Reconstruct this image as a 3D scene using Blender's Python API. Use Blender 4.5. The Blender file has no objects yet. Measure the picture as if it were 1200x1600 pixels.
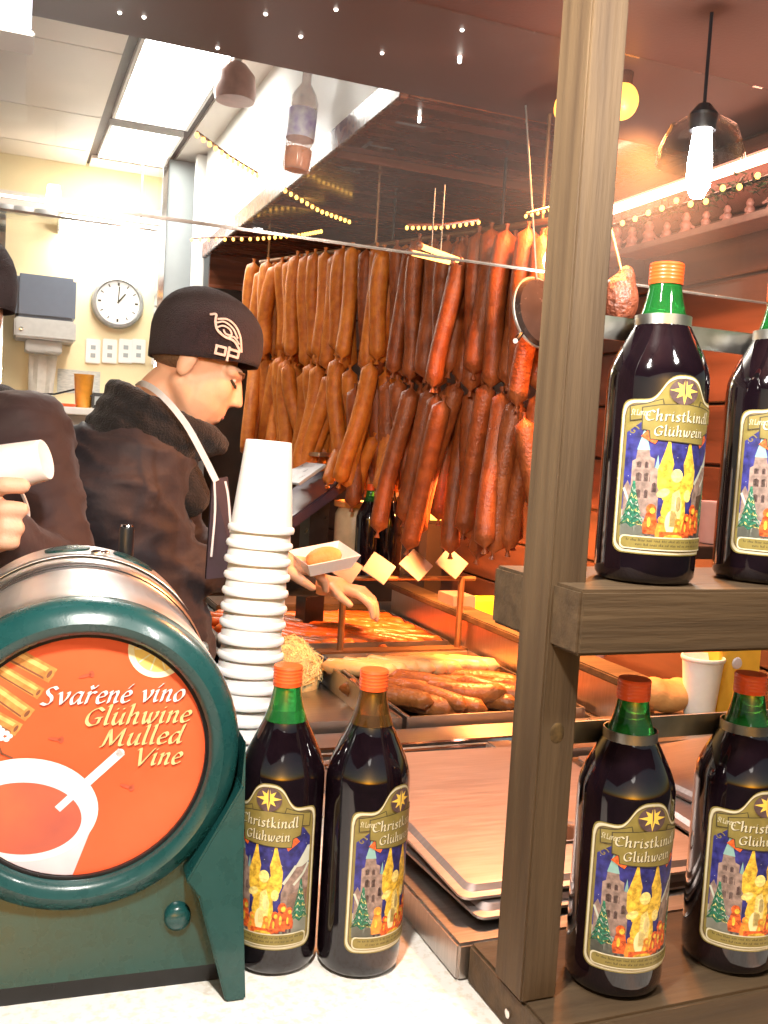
import bpy, bmesh, math, random
from math import sin, cos, pi, radians, sqrt, atan2
from mathutils import Vector, Matrix, noise
random.seed(7)
SC = bpy.context.scene
COL = SC.collection

# ------------------------------------------------------------------ camera
YAW, PITCH, ROLL, FPX = radians(22), radians(4), radians(3.4), 1500.0
CAM = Vector((0, 0, 1.60))
FW = Vector((sin(YAW)*cos(PITCH), cos(YAW)*cos(PITCH), -sin(PITCH)))
R0 = Vector((cos(YAW), -sin(YAW), 0)); U0 = R0.cross(FW)
UP = cos(ROLL)*U0 - sin(ROLL)*R0; RT = cos(ROLL)*R0 + sin(ROLL)*U0
cd = bpy.data.cameras.new('camera'); cam = bpy.data.objects.new('camera', cd); COL.objects.link(cam)
cam.matrix_world = Matrix(((RT.x, UP.x, -FW.x, CAM.x), (RT.y, UP.y, -FW.y, CAM.y), (RT.z, UP.z, -FW.z, CAM.z), (0, 0, 0, 1)))
cd.sensor_fit = 'VERTICAL'; cd.sensor_height = 24.0; cd.lens = 24.0*FPX/1600.0
cd.clip_start = 0.02; cd.clip_end = 500
SC.camera = cam
# ------------------------------------------------------------------ world, moonlight, exposure
w = bpy.data.worlds.new('World'); SC.world = w; w.use_nodes = True
nt = w.node_tree; sky = nt.nodes.new('ShaderNodeTexSky'); sky.sky_type = 'NISHITA'; sky.sun_disc = False
sky.sun_elevation = radians(3); sky.sun_rotation = radians(200)
bg = nt.nodes['Background']; bg.inputs[1].default_value = 0.11
nt.links.new(sky.outputs[0], bg.inputs[0])
sl = bpy.data.lights.new('moon', 'SUN'); sl.energy = 0.05; sl.angle = radians(10); sl.color = (1, .93, .85)
so = bpy.data.objects.new('moon', sl); COL.objects.link(so); so.rotation_euler = (radians(60), 0, radians(-20))
SC.view_settings.view_transform = 'Standard'; SC.view_settings.look = 'None'
SC.view_settings.exposure = 1.2; SC.view_settings.gamma = 1.0
SC.cycles.use_denoising = True
SC.cycles.max_bounces = 8; SC.cycles.caustics_reflective = False; SC.cycles.caustics_refractive = False
SC.cycles.sample_clamp_indirect = 4.0

def ray(px, py): return FW + RT*((px-600)/FPX) - UP*((py-800)/FPX)
def PD(px, py, d): return CAM + ray(px, py)*d
def PZ(px, py, z): r = ray(px, py); return CAM + r*((z-CAM.z)/r.z)
def PY(px, py, y): r = ray(px, py); return CAM + r*(y/r.y)
def PX(px, py, x): r = ray(px, py); return CAM + r*(x/r.x)

# ------------------------------------------------------------------ materials
MATS = {}
def pm(name, col, rough=.5, metal=0., var=.12, vs=40., bump=0., bs=150., coat=0., trans=0., ior=1.45,
       emit=None, es=0., stretch=(1, 1, 1), col2=None, rvar=.08, sss=0., alpha=1., detail=4., coord='Object', sheen=0.):
    if name in MATS: return MATS[name]
    m = bpy.data.materials.new(name); m.use_nodes = True; MATS[name] = m
    n, l = m.node_tree.nodes, m.node_tree.links; b = n['Principled BSDF']
    def I(k, v): b.inputs[k].default_value = v
    I('Roughness', rough); I('Metallic', metal); I('IOR', ior)
    I('Coat Weight', coat); I('Coat Roughness', .06); I('Transmission Weight', trans); I('Alpha', alpha)
    if sheen: I('Sheen Weight', sheen)
    if sss: I('Subsurface Weight', sss); b.inputs['Subsurface Radius'].default_value = (.012, .005, .003)
    if emit: b.inputs['Emission Color'].default_value = (*emit, 1); I('Emission Strength', es)
    tc = n.new('ShaderNodeTexCoord'); mp = n.new('ShaderNodeMapping'); mp.inputs['Scale'].default_value = stretch
    l.new(tc.outputs[coord], mp.inputs[0])
    nz = n.new('ShaderNodeTexNoise'); nz.inputs['Scale'].default_value = vs; nz.inputs['Detail'].default_value = detail
    l.new(mp.outputs[0], nz.inputs[0])
    rp = n.new('ShaderNodeValToRGB'); e = rp.color_ramp.elements
    c2 = col2 or tuple(min(1, c*(1+var)) for c in col); c1 = col if col2 else tuple(c*(1-var) for c in col)
    e[0].position, e[1].position = .32, .68
    e[0].color, e[1].color = (*c1, 1), (*c2, 1)
    l.new(nz.outputs[0], rp.inputs[0]); l.new(rp.outputs[0], b.inputs['Base Color'])
    if rvar:
        mr = n.new('ShaderNodeMapRange'); mr.inputs[3].default_value = max(0, rough-rvar); mr.inputs[4].default_value = min(1, rough+rvar)
        l.new(nz.outputs[0], mr.inputs[0]); l.new(mr.outputs[0], b.inputs['Roughness'])
    if bump:
        nb = n.new('ShaderNodeTexNoise'); nb.inputs['Scale'].default_value = bs; nb.inputs['Detail'].default_value = 3
        l.new(mp.outputs[0], nb.inputs[0])
        bp = n.new('ShaderNodeBump'); bp.inputs['Strength'].default_value = bump; bp.inputs['Distance'].default_value = .01
        l.new(nb.outputs[0], bp.inputs['Height']); l.new(bp.outputs[0], b.inputs['Normal'])
    return m
def emat(name, col, s):
    return pm(name, tuple(.5*c for c in col), .4, emit=col, es=s, var=0, rvar=0)
def glassmat(name, tint=(1, 1, 1), refl=1.5, rough=.01):
    if name in MATS: return MATS[name]
    m = bpy.data.materials.new(name); m.use_nodes = True; MATS[name] = m
    n, l = m.node_tree.nodes, m.node_tree.links; n.clear()
    o = n.new('ShaderNodeOutputMaterial'); mx = n.new('ShaderNodeMixShader'); lw = n.new('ShaderNodeLayerWeight'); lw.inputs[0].default_value = .5; pw = n.new('ShaderNodeMath'); pw.operation = 'POWER'; pw.inputs[1].default_value = 4.0; l.new(lw.outputs['Facing'], pw.inputs[0]); fr = n.new('ShaderNodeMath'); fr.operation = 'MULTIPLY_ADD'; fr.inputs[1].default_value = .6; fr.inputs[2].default_value = .045*(refl/1.5)**2; l.new(pw.outputs[0], fr.inputs[0])
    t = n.new('ShaderNodeBsdfTransparent'); t.inputs[0].default_value = (*tint, 1)
    g = n.new('ShaderNodeBsdfGlossy'); g.inputs['Roughness'].default_value = rough
    l.new(fr.outputs[0], mx.inputs[0]); l.new(t.outputs[0], mx.inputs[1]); l.new(g.outputs[0], mx.inputs[2]); l.new(mx.outputs[0], o.inputs[0])
    return m

M_white = pm('white_paint', (.78, .77, .74), .45, var=.05, vs=6)
M_cream = pm('cream_wall', (.80, .66, .40), .6, var=.06, vs=5, bump=.05)
M_ceil = pm('ceiling_panel', (.72, .64, .56), .45, var=.05, vs=4)
M_brown = pm('lacquered_brown', (.125, .036, .016), .27, var=.45, vs=9, stretch=(.25, 3, 3), coat=.25)
M_soffit = pm('matte_brown_soffit', (.075, .030, .022), .5, var=.14, vs=5, bump=.03)
M_rwall = pm('red_brown_boards', (.060, .021, .011), .55, var=.5, vs=7, stretch=(3, .3, 3))
M_brz = pm('brown_metal', (.25, .13, .06), .35, .6)
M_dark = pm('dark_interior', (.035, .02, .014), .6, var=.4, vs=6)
M_grey = pm('grey_panel', (.33, .36, .36), .45, var=.06, vs=8)
M_floor = pm('floor_rubber', (.07, .065, .06), .6, var=.3, vs=20, bump=.2)
M_ground = pm('paving', (.12, .11, .10), .8, var=.4, vs=9, bump=.5, bs=40)
M_steel = pm('brushed_steel', (.52, .48, .45), .33, 1., var=.1, vs=25, stretch=(.4, 12, 1), bump=.02, bs=90)
M_steel_l = pm('lid_steel', (.52, .45, .43), .42, .9, var=.08, vs=30, stretch=(.5, 8, 1), bump=.015, bs=80)
M_chrome = pm('chrome', (.80, .78, .76), .10, 1., var=.06, vs=10, rvar=.05)
M_drum = pm('satin_steel_drum', (.84, .82, .80), .34, 1., var=.06, vs=12, rvar=.06)
M_zinc = pm('zinc_strip', (.45, .45, .43), .35, 1., var=.2, vs=30)
def counter_mat():
    m = pm('speckled_laminate', (.80, .775, .71), .32, var=.03, vs=3)
    n, l = m.node_tree.nodes, m.node_tree.links; b = n['Principled BSDF']
    tc = n.new('ShaderNodeTexCoord'); v = n.new('ShaderNodeTexNoise'); v.inputs['Scale'].default_value = 130; v.inputs['Detail'].default_value = 6
    r = n.new('ShaderNodeValToRGB'); r.color_ramp.elements[0].position = .36; r.color_ramp.elements[0].color = (.72, .67, .58, 1)
    r.color_ramp.elements[1].position = .50; r.color_ramp.elements[1].color = (.84, .81, .76, 1)
    l.new(tc.outputs['Object'], v.inputs[0]); l.new(v.outputs[0], r.inputs[0]); l.new(r.outputs[0], b.inputs['Base Color'])
    return m
M_counter = counter_mat()
M_woodv = pm('weathered_wood_upright', (.050, .029, .013), .7, col2=(.096, .060, .028), vs=16, stretch=(3.2, 3.2, .2), bump=.14, bs=60, detail=6)
M_woodh = pm('weathered_wood_plank', (.046, .027, .012), .7, col2=(.090, .056, .026), vs=16, stretch=(.2, 3.2, 3.6), bump=.14, bs=60, detail=6)
M_green = pm('green_enamel', (.008, .056, .055), .28, var=.06, vs=60, bump=.03, bs=500, coat=.3)
M_black = pm('black_plastic', (.012, .012, .014), .3, var=.2)
M_orange = pm('orange_print', (.78, .105, .035), .42, col2=(.86, .14, .05), vs=7, rvar=.1)
M_cup = pm('white_foam', (.86, .85, .83), .5, var=.02, vs=90, bump=.05, bs=600, sss=.2)
M_cap = pm('orange_cap', (.80, .105, .018), .38, var=.06, coat=.2)
M_wine = pm('wine_filled_glass', (.006, .003, .005), .07, var=.3, coat=.6, rvar=.03)
M_gglass = pm('green_glass', (.03, .33, .06), .06, trans=.75, var=.1, rvar=0)
M_bglass = pm('brown_glass', (.16, .07, .015), .08, trans=.7, var=.1, rvar=0)
M_skin = pm('skin', (.72, .40, .25), .5, var=.06, vs=25, sss=.15, bump=.05, bs=300)
M_skin2 = pm('skin_hand', (.70, .43, .30), .5, var=.08, vs=40, sss=.15, bump=.1, bs=300)
M_jacket = pm('charcoal_jacket', (.024, .018, .023), .72, var=.08, vs=14, bump=.12, bs=60, sheen=.1, rvar=.03)
M_jacket2 = pm('plum_brown_jacket', (.034, .019, .021), .72, var=.08, vs=14, bump=.12, bs=60, rvar=.03, sheen=.1)
M_fleece = pm('charcoal_fleece', (.011, .009, .010), .85, var=.35, vs=50, bump=.5, bs=260, sheen=.12)
M_knit = pm('dark_plum_knit', (.030, .013, .017), .85, var=.3, vs=120, bump=.8, bs=420, sheen=.10)
M_thread = pm('pale_embroidery', (.66, .50, .44), .6, var=.12, vs=200)
M_strap = pm('white_webbing', (.74, .73, .74), .6, var=.06)
M_apron = pm('violet_apron', (.028, .020, .034), .7, var=.2)
M_hair = pm('light_brown_hair', (.20, .10, .045), .55, var=.4, vs=90)
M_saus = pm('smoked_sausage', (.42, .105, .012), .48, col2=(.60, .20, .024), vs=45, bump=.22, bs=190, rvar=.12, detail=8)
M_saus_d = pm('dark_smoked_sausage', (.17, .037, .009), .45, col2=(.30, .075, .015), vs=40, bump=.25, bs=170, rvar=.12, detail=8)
M_saus_r = pm('grilled_red_sausage', (.48, .10, .02), .3, col2=(.62, .17, .03), vs=40, bump=.2, bs=120)
M_saus_w = pm('pale_bratwurst', (.72, .40, .14), .35, col2=(.78, .52, .24), vs=30, bump=.15, bs=120)
M_meat = pm('roast_meat', (.20, .06, .015), .4, col2=(.36, .13, .03), vs=30, bump=.5, bs=60)
M_kraut = pm('sauerkraut_yellow', (.92, .72, .34), .4, var=.15, vs=60)
M_bread = pm('bread_crust', (.55, .24, .07), .6, col2=(.68, .36, .13), vs=20, bump=.2)
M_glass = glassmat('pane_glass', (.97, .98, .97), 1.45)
def glare_haze(m, k):  # pale diffuse layer mixed in to imitate glare haze on the glass
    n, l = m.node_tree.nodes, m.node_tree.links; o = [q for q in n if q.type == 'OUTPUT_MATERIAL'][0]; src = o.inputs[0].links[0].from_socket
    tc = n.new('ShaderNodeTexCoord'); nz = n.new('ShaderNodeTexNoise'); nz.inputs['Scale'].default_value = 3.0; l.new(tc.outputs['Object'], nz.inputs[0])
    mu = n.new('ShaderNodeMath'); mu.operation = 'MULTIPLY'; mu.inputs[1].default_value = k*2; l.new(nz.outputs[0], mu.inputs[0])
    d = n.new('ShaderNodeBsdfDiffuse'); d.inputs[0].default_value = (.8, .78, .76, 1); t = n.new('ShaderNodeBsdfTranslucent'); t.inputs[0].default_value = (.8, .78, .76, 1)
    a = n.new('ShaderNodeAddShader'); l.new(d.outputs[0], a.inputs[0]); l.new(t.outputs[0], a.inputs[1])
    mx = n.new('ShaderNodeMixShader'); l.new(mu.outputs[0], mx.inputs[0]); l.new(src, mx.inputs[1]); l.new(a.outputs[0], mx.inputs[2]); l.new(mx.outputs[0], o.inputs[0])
glare_haze(M_glass, .009)
M_cglass = glassmat('clear_glass', (.93, .95, .95), 1.5)
M_tile_light = emat('fluorescent_panel', (1.0, .97, .92), 14)
M_gold = pm('label_gold', (.23, .185, .05), .42, var=.15, vs=80)
M_creamline = pm('label_cream', (.62, .58, .42), .5, var=.05)
M_blue = pm('label_blue', (.028, .028, .18), .5, var=.5, vs=150)
M_star = pm('label_star', (.92, .62, .10), .5, var=.05)
M_flame = pm('label_angel', (.78, .46, .05), .5, var=.45, vs=240)
M_pale = pm('label_pale_yellow', (.85, .66, .22), .5, var=.3, vs=300)
M_stone = pm('label_stone', (.27, .19, .16), .6, var=.4, vs=160)
M_stone2 = pm('label_stone_dark', (.10, .06, .06), .6, var=.3, vs=160)
M_tree = pm('label_tree', (.02, .14, .08), .5, var=.6, vs=300)
M_snow = pm('label_snow', (.50, .54, .46), .5, var=.1)
M_child = pm('label_red', (.60, .10, .02), .5, var=.6, vs=300)
M_lgrey = pm('label_grey', (.30, .31, .26), .5, var=.2)
M_ink = pm('label_ink', (.05, .04, .02), .6, var=.1)
M_teal = pm('label_teal', (.25, .45, .42), .5, var=.2)

ORD = ['first', 'second', 'third', 'fourth', 'fifth', 'sixth', 'seventh', 'eighth', 'ninth', 'tenth', 'eleventh', 'twelfth', 'thirteenth', 'fourteenth', 'fifteenth', 'sixteenth', 'seventeenth', 'eighteenth', 'nineteenth', 'twentieth', 'twenty-first', 'twenty-second', 'twenty-third', 'twenty-fourth']
# ------------------------------------------------------------------ object helpers
def link(name, me, mat=None, parent=None, loc=None):
    o = bpy.data.objects.new(name, me); COL.objects.link(o)
    if mat is not None and me is not None:
        for m in (mat if isinstance(mat, (list, tuple)) else [mat]): me.materials.append(m)
    if parent: o.parent = parent
    if loc is not None: o.location = loc
    return o
def thing(name, label, cat, loc=(0, 0, 0), rz=0, group=None):
    o = bpy.data.objects.new(name, None); COL.objects.link(o); o.location = loc; o.rotation_euler = (0, 0, rz)
    o.empty_display_size = .05
    return tag(o, label, cat, group)
def tag(o, label, cat, group=None):
    o['label'] = label; o['category'] = cat
    if group: o['group'] = group
    return o
def struct(o): o['kind'] = 'structure'; return o
def copy_tree(o, parent=None):
    c = o.copy(); COL.objects.link(c); c.parent = parent
    for ch in list(o.children): copy_tree(ch, c)
    return c
class MB:
    def __init__(s): s.v = []; s.f = []; s.mi = []; s.cur = 0
    def add(s, v, f):
        k = len(s.v); s.v += [tuple(p) for p in v]; s.f += [tuple(i+k for i in q) for q in f]; s.mi += [s.cur]*len(f); return s
    def box(s, x0, x1, y0, y1, z0, z1):
        v = [(x, y, z) for x in (x0, x1) for y in (y0, y1) for z in (z0, z1)]
        return s.add(v, [(0, 1, 3, 2), (4, 6, 7, 5), (0, 4, 5, 1), (2, 3, 7, 6), (0, 2, 6, 4), (1, 5, 7, 3)])
    def obox(s, M, sx, sy, sz):
        v = [M @ Vector((x*sx/2, y*sy/2, z*sz/2)) for x in (-1, 1) for y in (-1, 1) for z in (-1, 1)]
        return s.add(v, [(0, 1, 3, 2), (4, 6, 7, 5), (0, 4, 5, 1), (2, 3, 7, 6), (0, 2, 6, 4), (1, 5, 7, 3)])
    def lathe(s, prof, n=32, M=None):
        v = []; f = []
        for (r, z) in prof:
            for i in range(n):
                a = 2*pi*i/n; p = Vector((r*cos(a), r*sin(a), z)); v.append(M @ p if M else p)
        for j in range(len(prof)-1):
            for i in range(n):
                k = (i+1) % n; f.append((j*n+i, j*n+k, (j+1)*n+k, (j+1)*n+i))
        ring = abs(prof[0][0]-prof[-1][0])+abs(prof[0][1]-prof[-1][1]) < 1e-7
        if prof[0][0] > 1e-6 and not ring: f.append(tuple(range(n-1, -1, -1)))
        if prof[-1][0] > 1e-6 and not ring: f.append(tuple((len(prof)-1)*n+i for i in range(n)))
        return s.add(v, f)
    def tube(s, pts, rad, n=8, closed=False):
        pts = [Vector(p) for p in pts]; m = len(pts)
        rads = rad if isinstance(rad, (list, tuple)) else [rad]*m
        v = []; f = []; prev = None
        for i, p in enumerate(pts):
            if closed: t = pts[(i+1) % m] - pts[i-1]
            else: t = pts[min(i+1, m-1)] - pts[max(i-1, 0)]
            t.normalize()
            if prev is None: a = t.orthogonal().normalized()
            else: a = (prev - t*prev.dot(t)).normalized()
            prev = a; b = t.cross(a)
            for k in range(n):
                q = 2*pi*k/n; v.append(p + (a*cos(q)+b*sin(q))*rads[i])
        for i in range(m if closed else m-1):
            j = (i+1) % m
            for k in range(n):
                f.append((i*n+k, i*n+(k+1) % n, j*n+(k+1) % n, j*n+k))
        if not closed: f += [tuple(range(n-1, -1, -1)), tuple((m-1)*n+k for k in range(n))]
        return s.add(v, f)
    def ell(s, c, r, n=16, m=10, M=None):
        v = []; f = []
        for j in range(m+1):
            t = pi*j/m
            for i in range(n):
                a = 2*pi*i/n; p = Vector((c[0]+r[0]*sin(t)*cos(a), c[1]+r[1]*sin(t)*sin(a), c[2]+r[2]*cos(t)))
                v.append(M @ p if M else p)
        for j in range(m):
            for i in range(n):
                k = (i+1) % n; f.append((j*n+i, (j+1)*n+i, (j+1)*n+k, j*n+k))
        return s.add(v, f)
    def cap(s, p0, r0, p1, r1, n=14):
        p0, p1 = Vector(p0), Vector(p1); d = p1-p0; L = max(d.length, 1e-5); M = Matrix.Translation(p0) @ d.to_track_quat('Z', 'Y').to_matrix().to_4x4()
        prof = [(max(1e-4, r0*cos(t)), r0*sin(t)) for t in [(-pi/2)+k*pi/8 for k in range(5)]] + [(max(1e-4, r1*cos(t)), L+r1*sin(t)) for t in [k*pi/8 for k in range(5)]]
        return s.lathe(prof, n, M)
    def prism(s, poly, z0, z1, M=None):
        n = len(poly); v = [Vector((x, y, z)) for z in (z0, z1) for x, y in poly]
        if M: v = [M @ p for p in v]
        return s.add(v, [tuple(range(n-1, -1, -1)), tuple(range(n, 2*n))] + [(i, (i+1) % n, n+(i+1) % n, n+i) for i in range(n)])
    def mesh(s, smooth=False, bevel=0, seg=2, angle=40):
        me = bpy.data.meshes.new('m'); me.from_pydata(s.v, [], s.f)
        me.polygons.foreach_set('material_index', s.mi)
        bm = bmesh.new(); bm.from_mesh(me)
        bmesh.ops.remove_doubles(bm, verts=bm.verts, dist=1e-6)
        bmesh.ops.recalc_face_normals(bm, faces=bm.faces)
        if bevel: bmesh.ops.bevel(bm, geom=bm.edges[:], offset=bevel, segments=seg, affect='EDGES', clamp_overlap=True)
        if smooth:
            for f in bm.faces: f.smooth = True
            for e in bm.edges:
                if len(e.link_faces) == 2 and e.calc_face_angle() > radians(angle): e.smooth = False
        bm.to_mesh(me); bm.free(); return me
    def build(s, name, mat, parent=None, smooth=False, bevel=0, seg=2, loc=None, angle=40):
        return link(name, s.mesh(smooth, bevel, seg, angle), mat, parent, loc)
def blob(mb, name, mat, voxel=.008, sm=6, parent=None, disp=None, fac=.5):
    """join overlapping solids into one continuous skin"""
    tmp = mb.build('tmp', [])
    r = tmp.modifiers.new('r', 'REMESH'); r.mode = 'VOXEL'; r.voxel_size = voxel
    s = tmp.modifiers.new('s', 'SMOOTH'); s.factor = fac; s.iterations = sm
    dg = bpy.context.evaluated_depsgraph_get(); me = bpy.data.meshes.new_from_object(tmp.evaluated_get(dg))
    bpy.data.objects.remove(tmp)
    if disp:
        me.update()
        nrm = [v.normal.copy() for v in me.vertices]
        for v, n in zip(me.vertices, nrm): v.co += n*disp(v.co)
    for p in me.polygons: p.use_smooth = True
    me.materials.clear()
    return link(name, me, mat, parent)
def rot(M): return M.to_3x3().to_4x4()

# ------------------------------------------------------------------ lettering (broad-nib pen strokes) and flat print
G = {
 'S': (.85, [[(.78, 1.3), (.55, 1.5), (.2, 1.3), (.28, .95), (.55, .65), (.6, .25), (.35, 0), (.0, .14)]]),
 'G': (1.1, [[(.98, 1.25), (.65, 1.5), (.18, 1.1), (.1, .4), (.4, 0), (.8, .12)], [(.62, .62), (1.0, .66)], [(.88, .62), (.82, .1)]]),
 'C': (1.0, [[(.98, 1.25), (.65, 1.5), (.18, 1.1), (.1, .4), (.4, 0), (.9, .2)]]),
 'M': (1.5, [[(0, .0), (.14, .1), (.34, 1.45)], [(.34, 1.45), (.62, .08)], [(.62, .08), (1.2, 1.48)], [(1.2, 1.48), (1.14, .2), (1.3, .0), (1.42, .1)]]),
 'V': (.95, [[(-.05, 1.38), (.1, 1.5), (.2, .9), (.34, 0)], [(.34, 0), (.75, .9), (1.05, 1.48)]]),
 'L': (.8, [[(.1, 1.5), (.12, .1)], [(.0, .05), (.4, .08), (.75, .0)]]),
 'v': (.75, [[(0, .9), (.12, 1), (.22, .55), (.32, 0)], [(.32, 0), (.6, .5), (.66, .95), (.55, 1)]]),
 'a': (.85, [[(.62, .92), (.35, 1), (.06, .55), (.12, .05), (.32, .06), (.6, .6)], [(.66, 1), (.58, .3), (.66, 0), (.85, .15)]]),
 'r': (.6, [[(0, .88), (.14, 1), (.1, .4), (.08, 0)], [(.12, .6), (.35, .98), (.58, .9)]]),
 'e': (.62, [[(.1, .48), (.5, .62), (.5, .9), (.3, 1), (.05, .6), (.1, .1), (.3, 0), (.6, .2)]]),
 'n': (.78, [[(0, .88), (.13, 1), (.1, .4), (.08, 0)], [(.11, .55), (.42, 1), (.56, .82), (.5, .3), (.56, 0), (.74, .14)]]),
 'i': (.36, [[(0, .88), (.13, 1), (.08, .3), (.15, 0), (.32, .14)], [(.13, 1.33), (.2, 1.42)]]),
 'j': (.36, [[(0, .88), (.13, 1), (.08, .3), (.15, 0), (.32, .14)]]),
 'o': (.7, [[(.34, 1), (.05, .6), (.12, .08), (.32, 0), (.6, .4), (.54, .9), (.34, 1)]]),
 'l': (.36, [[(.0, 1.58), (.15, 1.7), (.09, .6), (.12, .04), (.32, .12)]]),
 'u': (.82, [[(0, .88), (.12, 1), (.07, .3), (.2, 0), (.38, .15), (.57, .62)], [(.62, 1), (.56, .3), (.62, 0), (.8, .14)]]),
 'h': (.8, [[(.0, 1.58), (.15, 1.7), (.1, .6), (.08, 0)], [(.11, .55), (.42, 1), (.56, .82), (.5, .3), (.56, 0), (.74, .14)]]),
 'w': (1.05, [[(0, .9), (.12, 1), (.13, .3), (.25, 0), (.48, .55)], [(.52, .95), (.48, .35), (.6, 0), (.86, .5), (.92, .95), (.84, 1)]]),
 'd': (.85, [[(.62, .92), (.35, 1), (.06, .55), (.12, .05), (.32, .06), (.6, .6)], [(.74, 1.68), (.6, .5), (.66, 0), (.85, .15)]]),
 's': (.55, [[(.48, .88), (.28, 1), (.08, .8), (.4, .3), (.3, .02), (0, .1)]]),
 't': (.5, [[(.22, 1.4), (.14, .5), (.2, .02), (.44, .12)], [(0, 1), (.42, 1)]]),
 'k': (.7, [[(.0, 1.58), (.13, 1.68), (.1, .6), (.08, 0)], [(.52, 1), (.14, .52), (.6, .0)]]),
 'z': (.6, [[(.05, .95), (.5, .95), (.05, .05), (.55, .05)]]),
 '.': (.3, [[(.05, .0), (.12, .08)]]), ' ': (.45, []),
}
ACC = {'ř': ('r', [[(.16, 1.52), (.3, 1.26), (.56, 1.55)]]), 'é': ('e', [[(.3, 1.24), (.52, 1.58)]]), 'í': ('j', [[(.14, 1.24), (.38, 1.58)]]),
       'ü': ('u', [[(.12, 1.33), (.2, 1.42)], [(.5, 1.33), (.58, 1.42)]])}
def smooth_pts(p, k=5):
    if len(p) < 3: return [Vector(q) for q in p]
    q = [Vector(a) for a in p]; q = [q[0]*2-q[1]] + q + [q[-1]*2-q[-2]]; out = []
    for i in range(1, len(q)-2):
        for j in range(k):
            t = j/k; a, b, c, d = q[i-1:i+3]
            out.append(.5*((2*b)+(c-a)*t+(2*a-5*b+4*c-d)*t*t+(3*b-a-3*c+d)*t**3))
    out.append(q[-2]); return out
def nib_polys(pts, nw, ang=40, thin=.3):
    n1 = Vector((cos(radians(ang)), sin(radians(ang))))*nw/2; n2 = Vector((-n1.y, n1.x))*thin; out = []
    for a, b in zip(pts[:-1], pts[1:]):
        for n in (n1, n2):
            q = [a-n, a+n, b+n, b-n]
            ar = sum(q[i].x*q[(i+1) % 4].y-q[(i+1) % 4].x*q[i].y for i in range(4))
            if abs(ar) > 1e-9: out.append(q if ar > 0 else q[::-1])
    return out
def text_polys(txt, x0, y0, h, width=None, right=False, shear=.22, nw=.2, ang=40, curve=0., k=4):
    """h = x-height; returns polygons with the left (or right) end at x0"""
    strokes = []; x = 0
    for ch in txt:
        base, extra = (ACC[ch] if ch in ACC else (ch, []))
        adv, st = G[base]
        for s in st + extra: strokes.append([Vector((p.x+x, p.y)) for p in smooth_pts(s, k)])
        x += adv + .12
    tot = x - .12; sx = h if width is None else width/tot
    out = []
    for s in strokes:
        for q in nib_polys(s, nw, ang):
            qq = []
            for p in q:
                X = (p.x + shear*p.y*h/sx)*sx; Y = p.y*h
                X = X + x0 - (tot*sx if right else 0)
                qq.append(Vector((X, y0 + Y + curve*((X-x0)**2))))
            out.append(qq)
    return out
def clip_circle(poly, R, n=64):
    out = [Vector(p) for p in poly]
    for i in range(n):
        a = 2*pi*(i+.5)/n; nx, ny = cos(a), sin(a); d = R*cos(pi/n); src, out = out, []
        for j in range(len(src)):
            p, q = src[j-1], src[j]; dp, dq = p.x*nx+p.y*ny-d, q.x*nx+q.y*ny-d
            if dq <= 0:
                if dp > 0: out.append(p+(q-p)*(dp/(dp-dq)))
                out.append(q)
            elif dp <= 0: out.append(p+(q-p)*(dp/(dp-dq)))
        if len(out) < 3: return []
    return out
class Print:
    """flat printed areas, each ink a hair above the last"""
    def __init__(s, step=.00002): s.items = []; s.step = step; s.lay = 0; s.mats = []
    def ink(s, polys, mat, new=True):
        if new: s.lay += 1
        if mat not in s.mats: s.mats.append(mat)
        for p in polys:
            if len(p) >= 3: s.items.append(([Vector(q) for q in p], s.mats.index(mat), s.lay))
    def build(s, name, fn, parent, cuts=None, clip=None):
        bm = bmesh.new()
        for p, mi, lay in s.items:
            if clip: p = clip_circle(p, clip)
            if len(p) < 3: continue
            vs = [bm.verts.new((q.x, q.y, lay*s.step)) for q in p]
            f = bm.faces.new(vs); f.material_index = mi
        if cuts:
            for u in cuts:
                bmesh.ops.bisect_plane(bm, geom=bm.verts[:]+bm.edges[:]+bm.faces[:], plane_co=(u, 0, 0), plane_no=(1, 0, 0), dist=1e-7)
        bmesh.ops.triangulate(bm, faces=[f for f in bm.faces if len(f.verts) > 4])
        for f in bm.faces:
            f.normal_update()
            if f.normal.z < 0: f.normal_flip()
        for v in bm.verts: v.co = fn(v.co)
        me = bpy.data.meshes.new(name); bm.to_mesh(me); bm.free()
        return link(name, me, s.mats, parent)
def ellipse(cx, cy, rx, ry, n=40, a0=0, a1=2*pi, rotd=0):
    c, s_ = cos(radians(rotd)), sin(radians(rotd)); out = []
    for i in range(n):
        t = a0+(a1-a0)*i/(n if abs(a1-a0-2*pi) < 1e-6 else n-1); x, y = rx*cos(t), ry*sin(t); out.append(Vector((cx+x*c-y*s_, cy+x*s_+y*c)))
    return out
def band(path, wd):
    out = []; P = [Vector(p) for p in path]
    for a, b in zip(P[:-1], P[1:]):
        t = (b-a); 
        if t.length < 1e-9: continue
        t.normalize(); n = Vector((-t.y, t.x))*wd/2; e = t*wd*.25; out.append([a-n-e, b-n+e, b+n+e, a+n-e])
    return out
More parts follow.
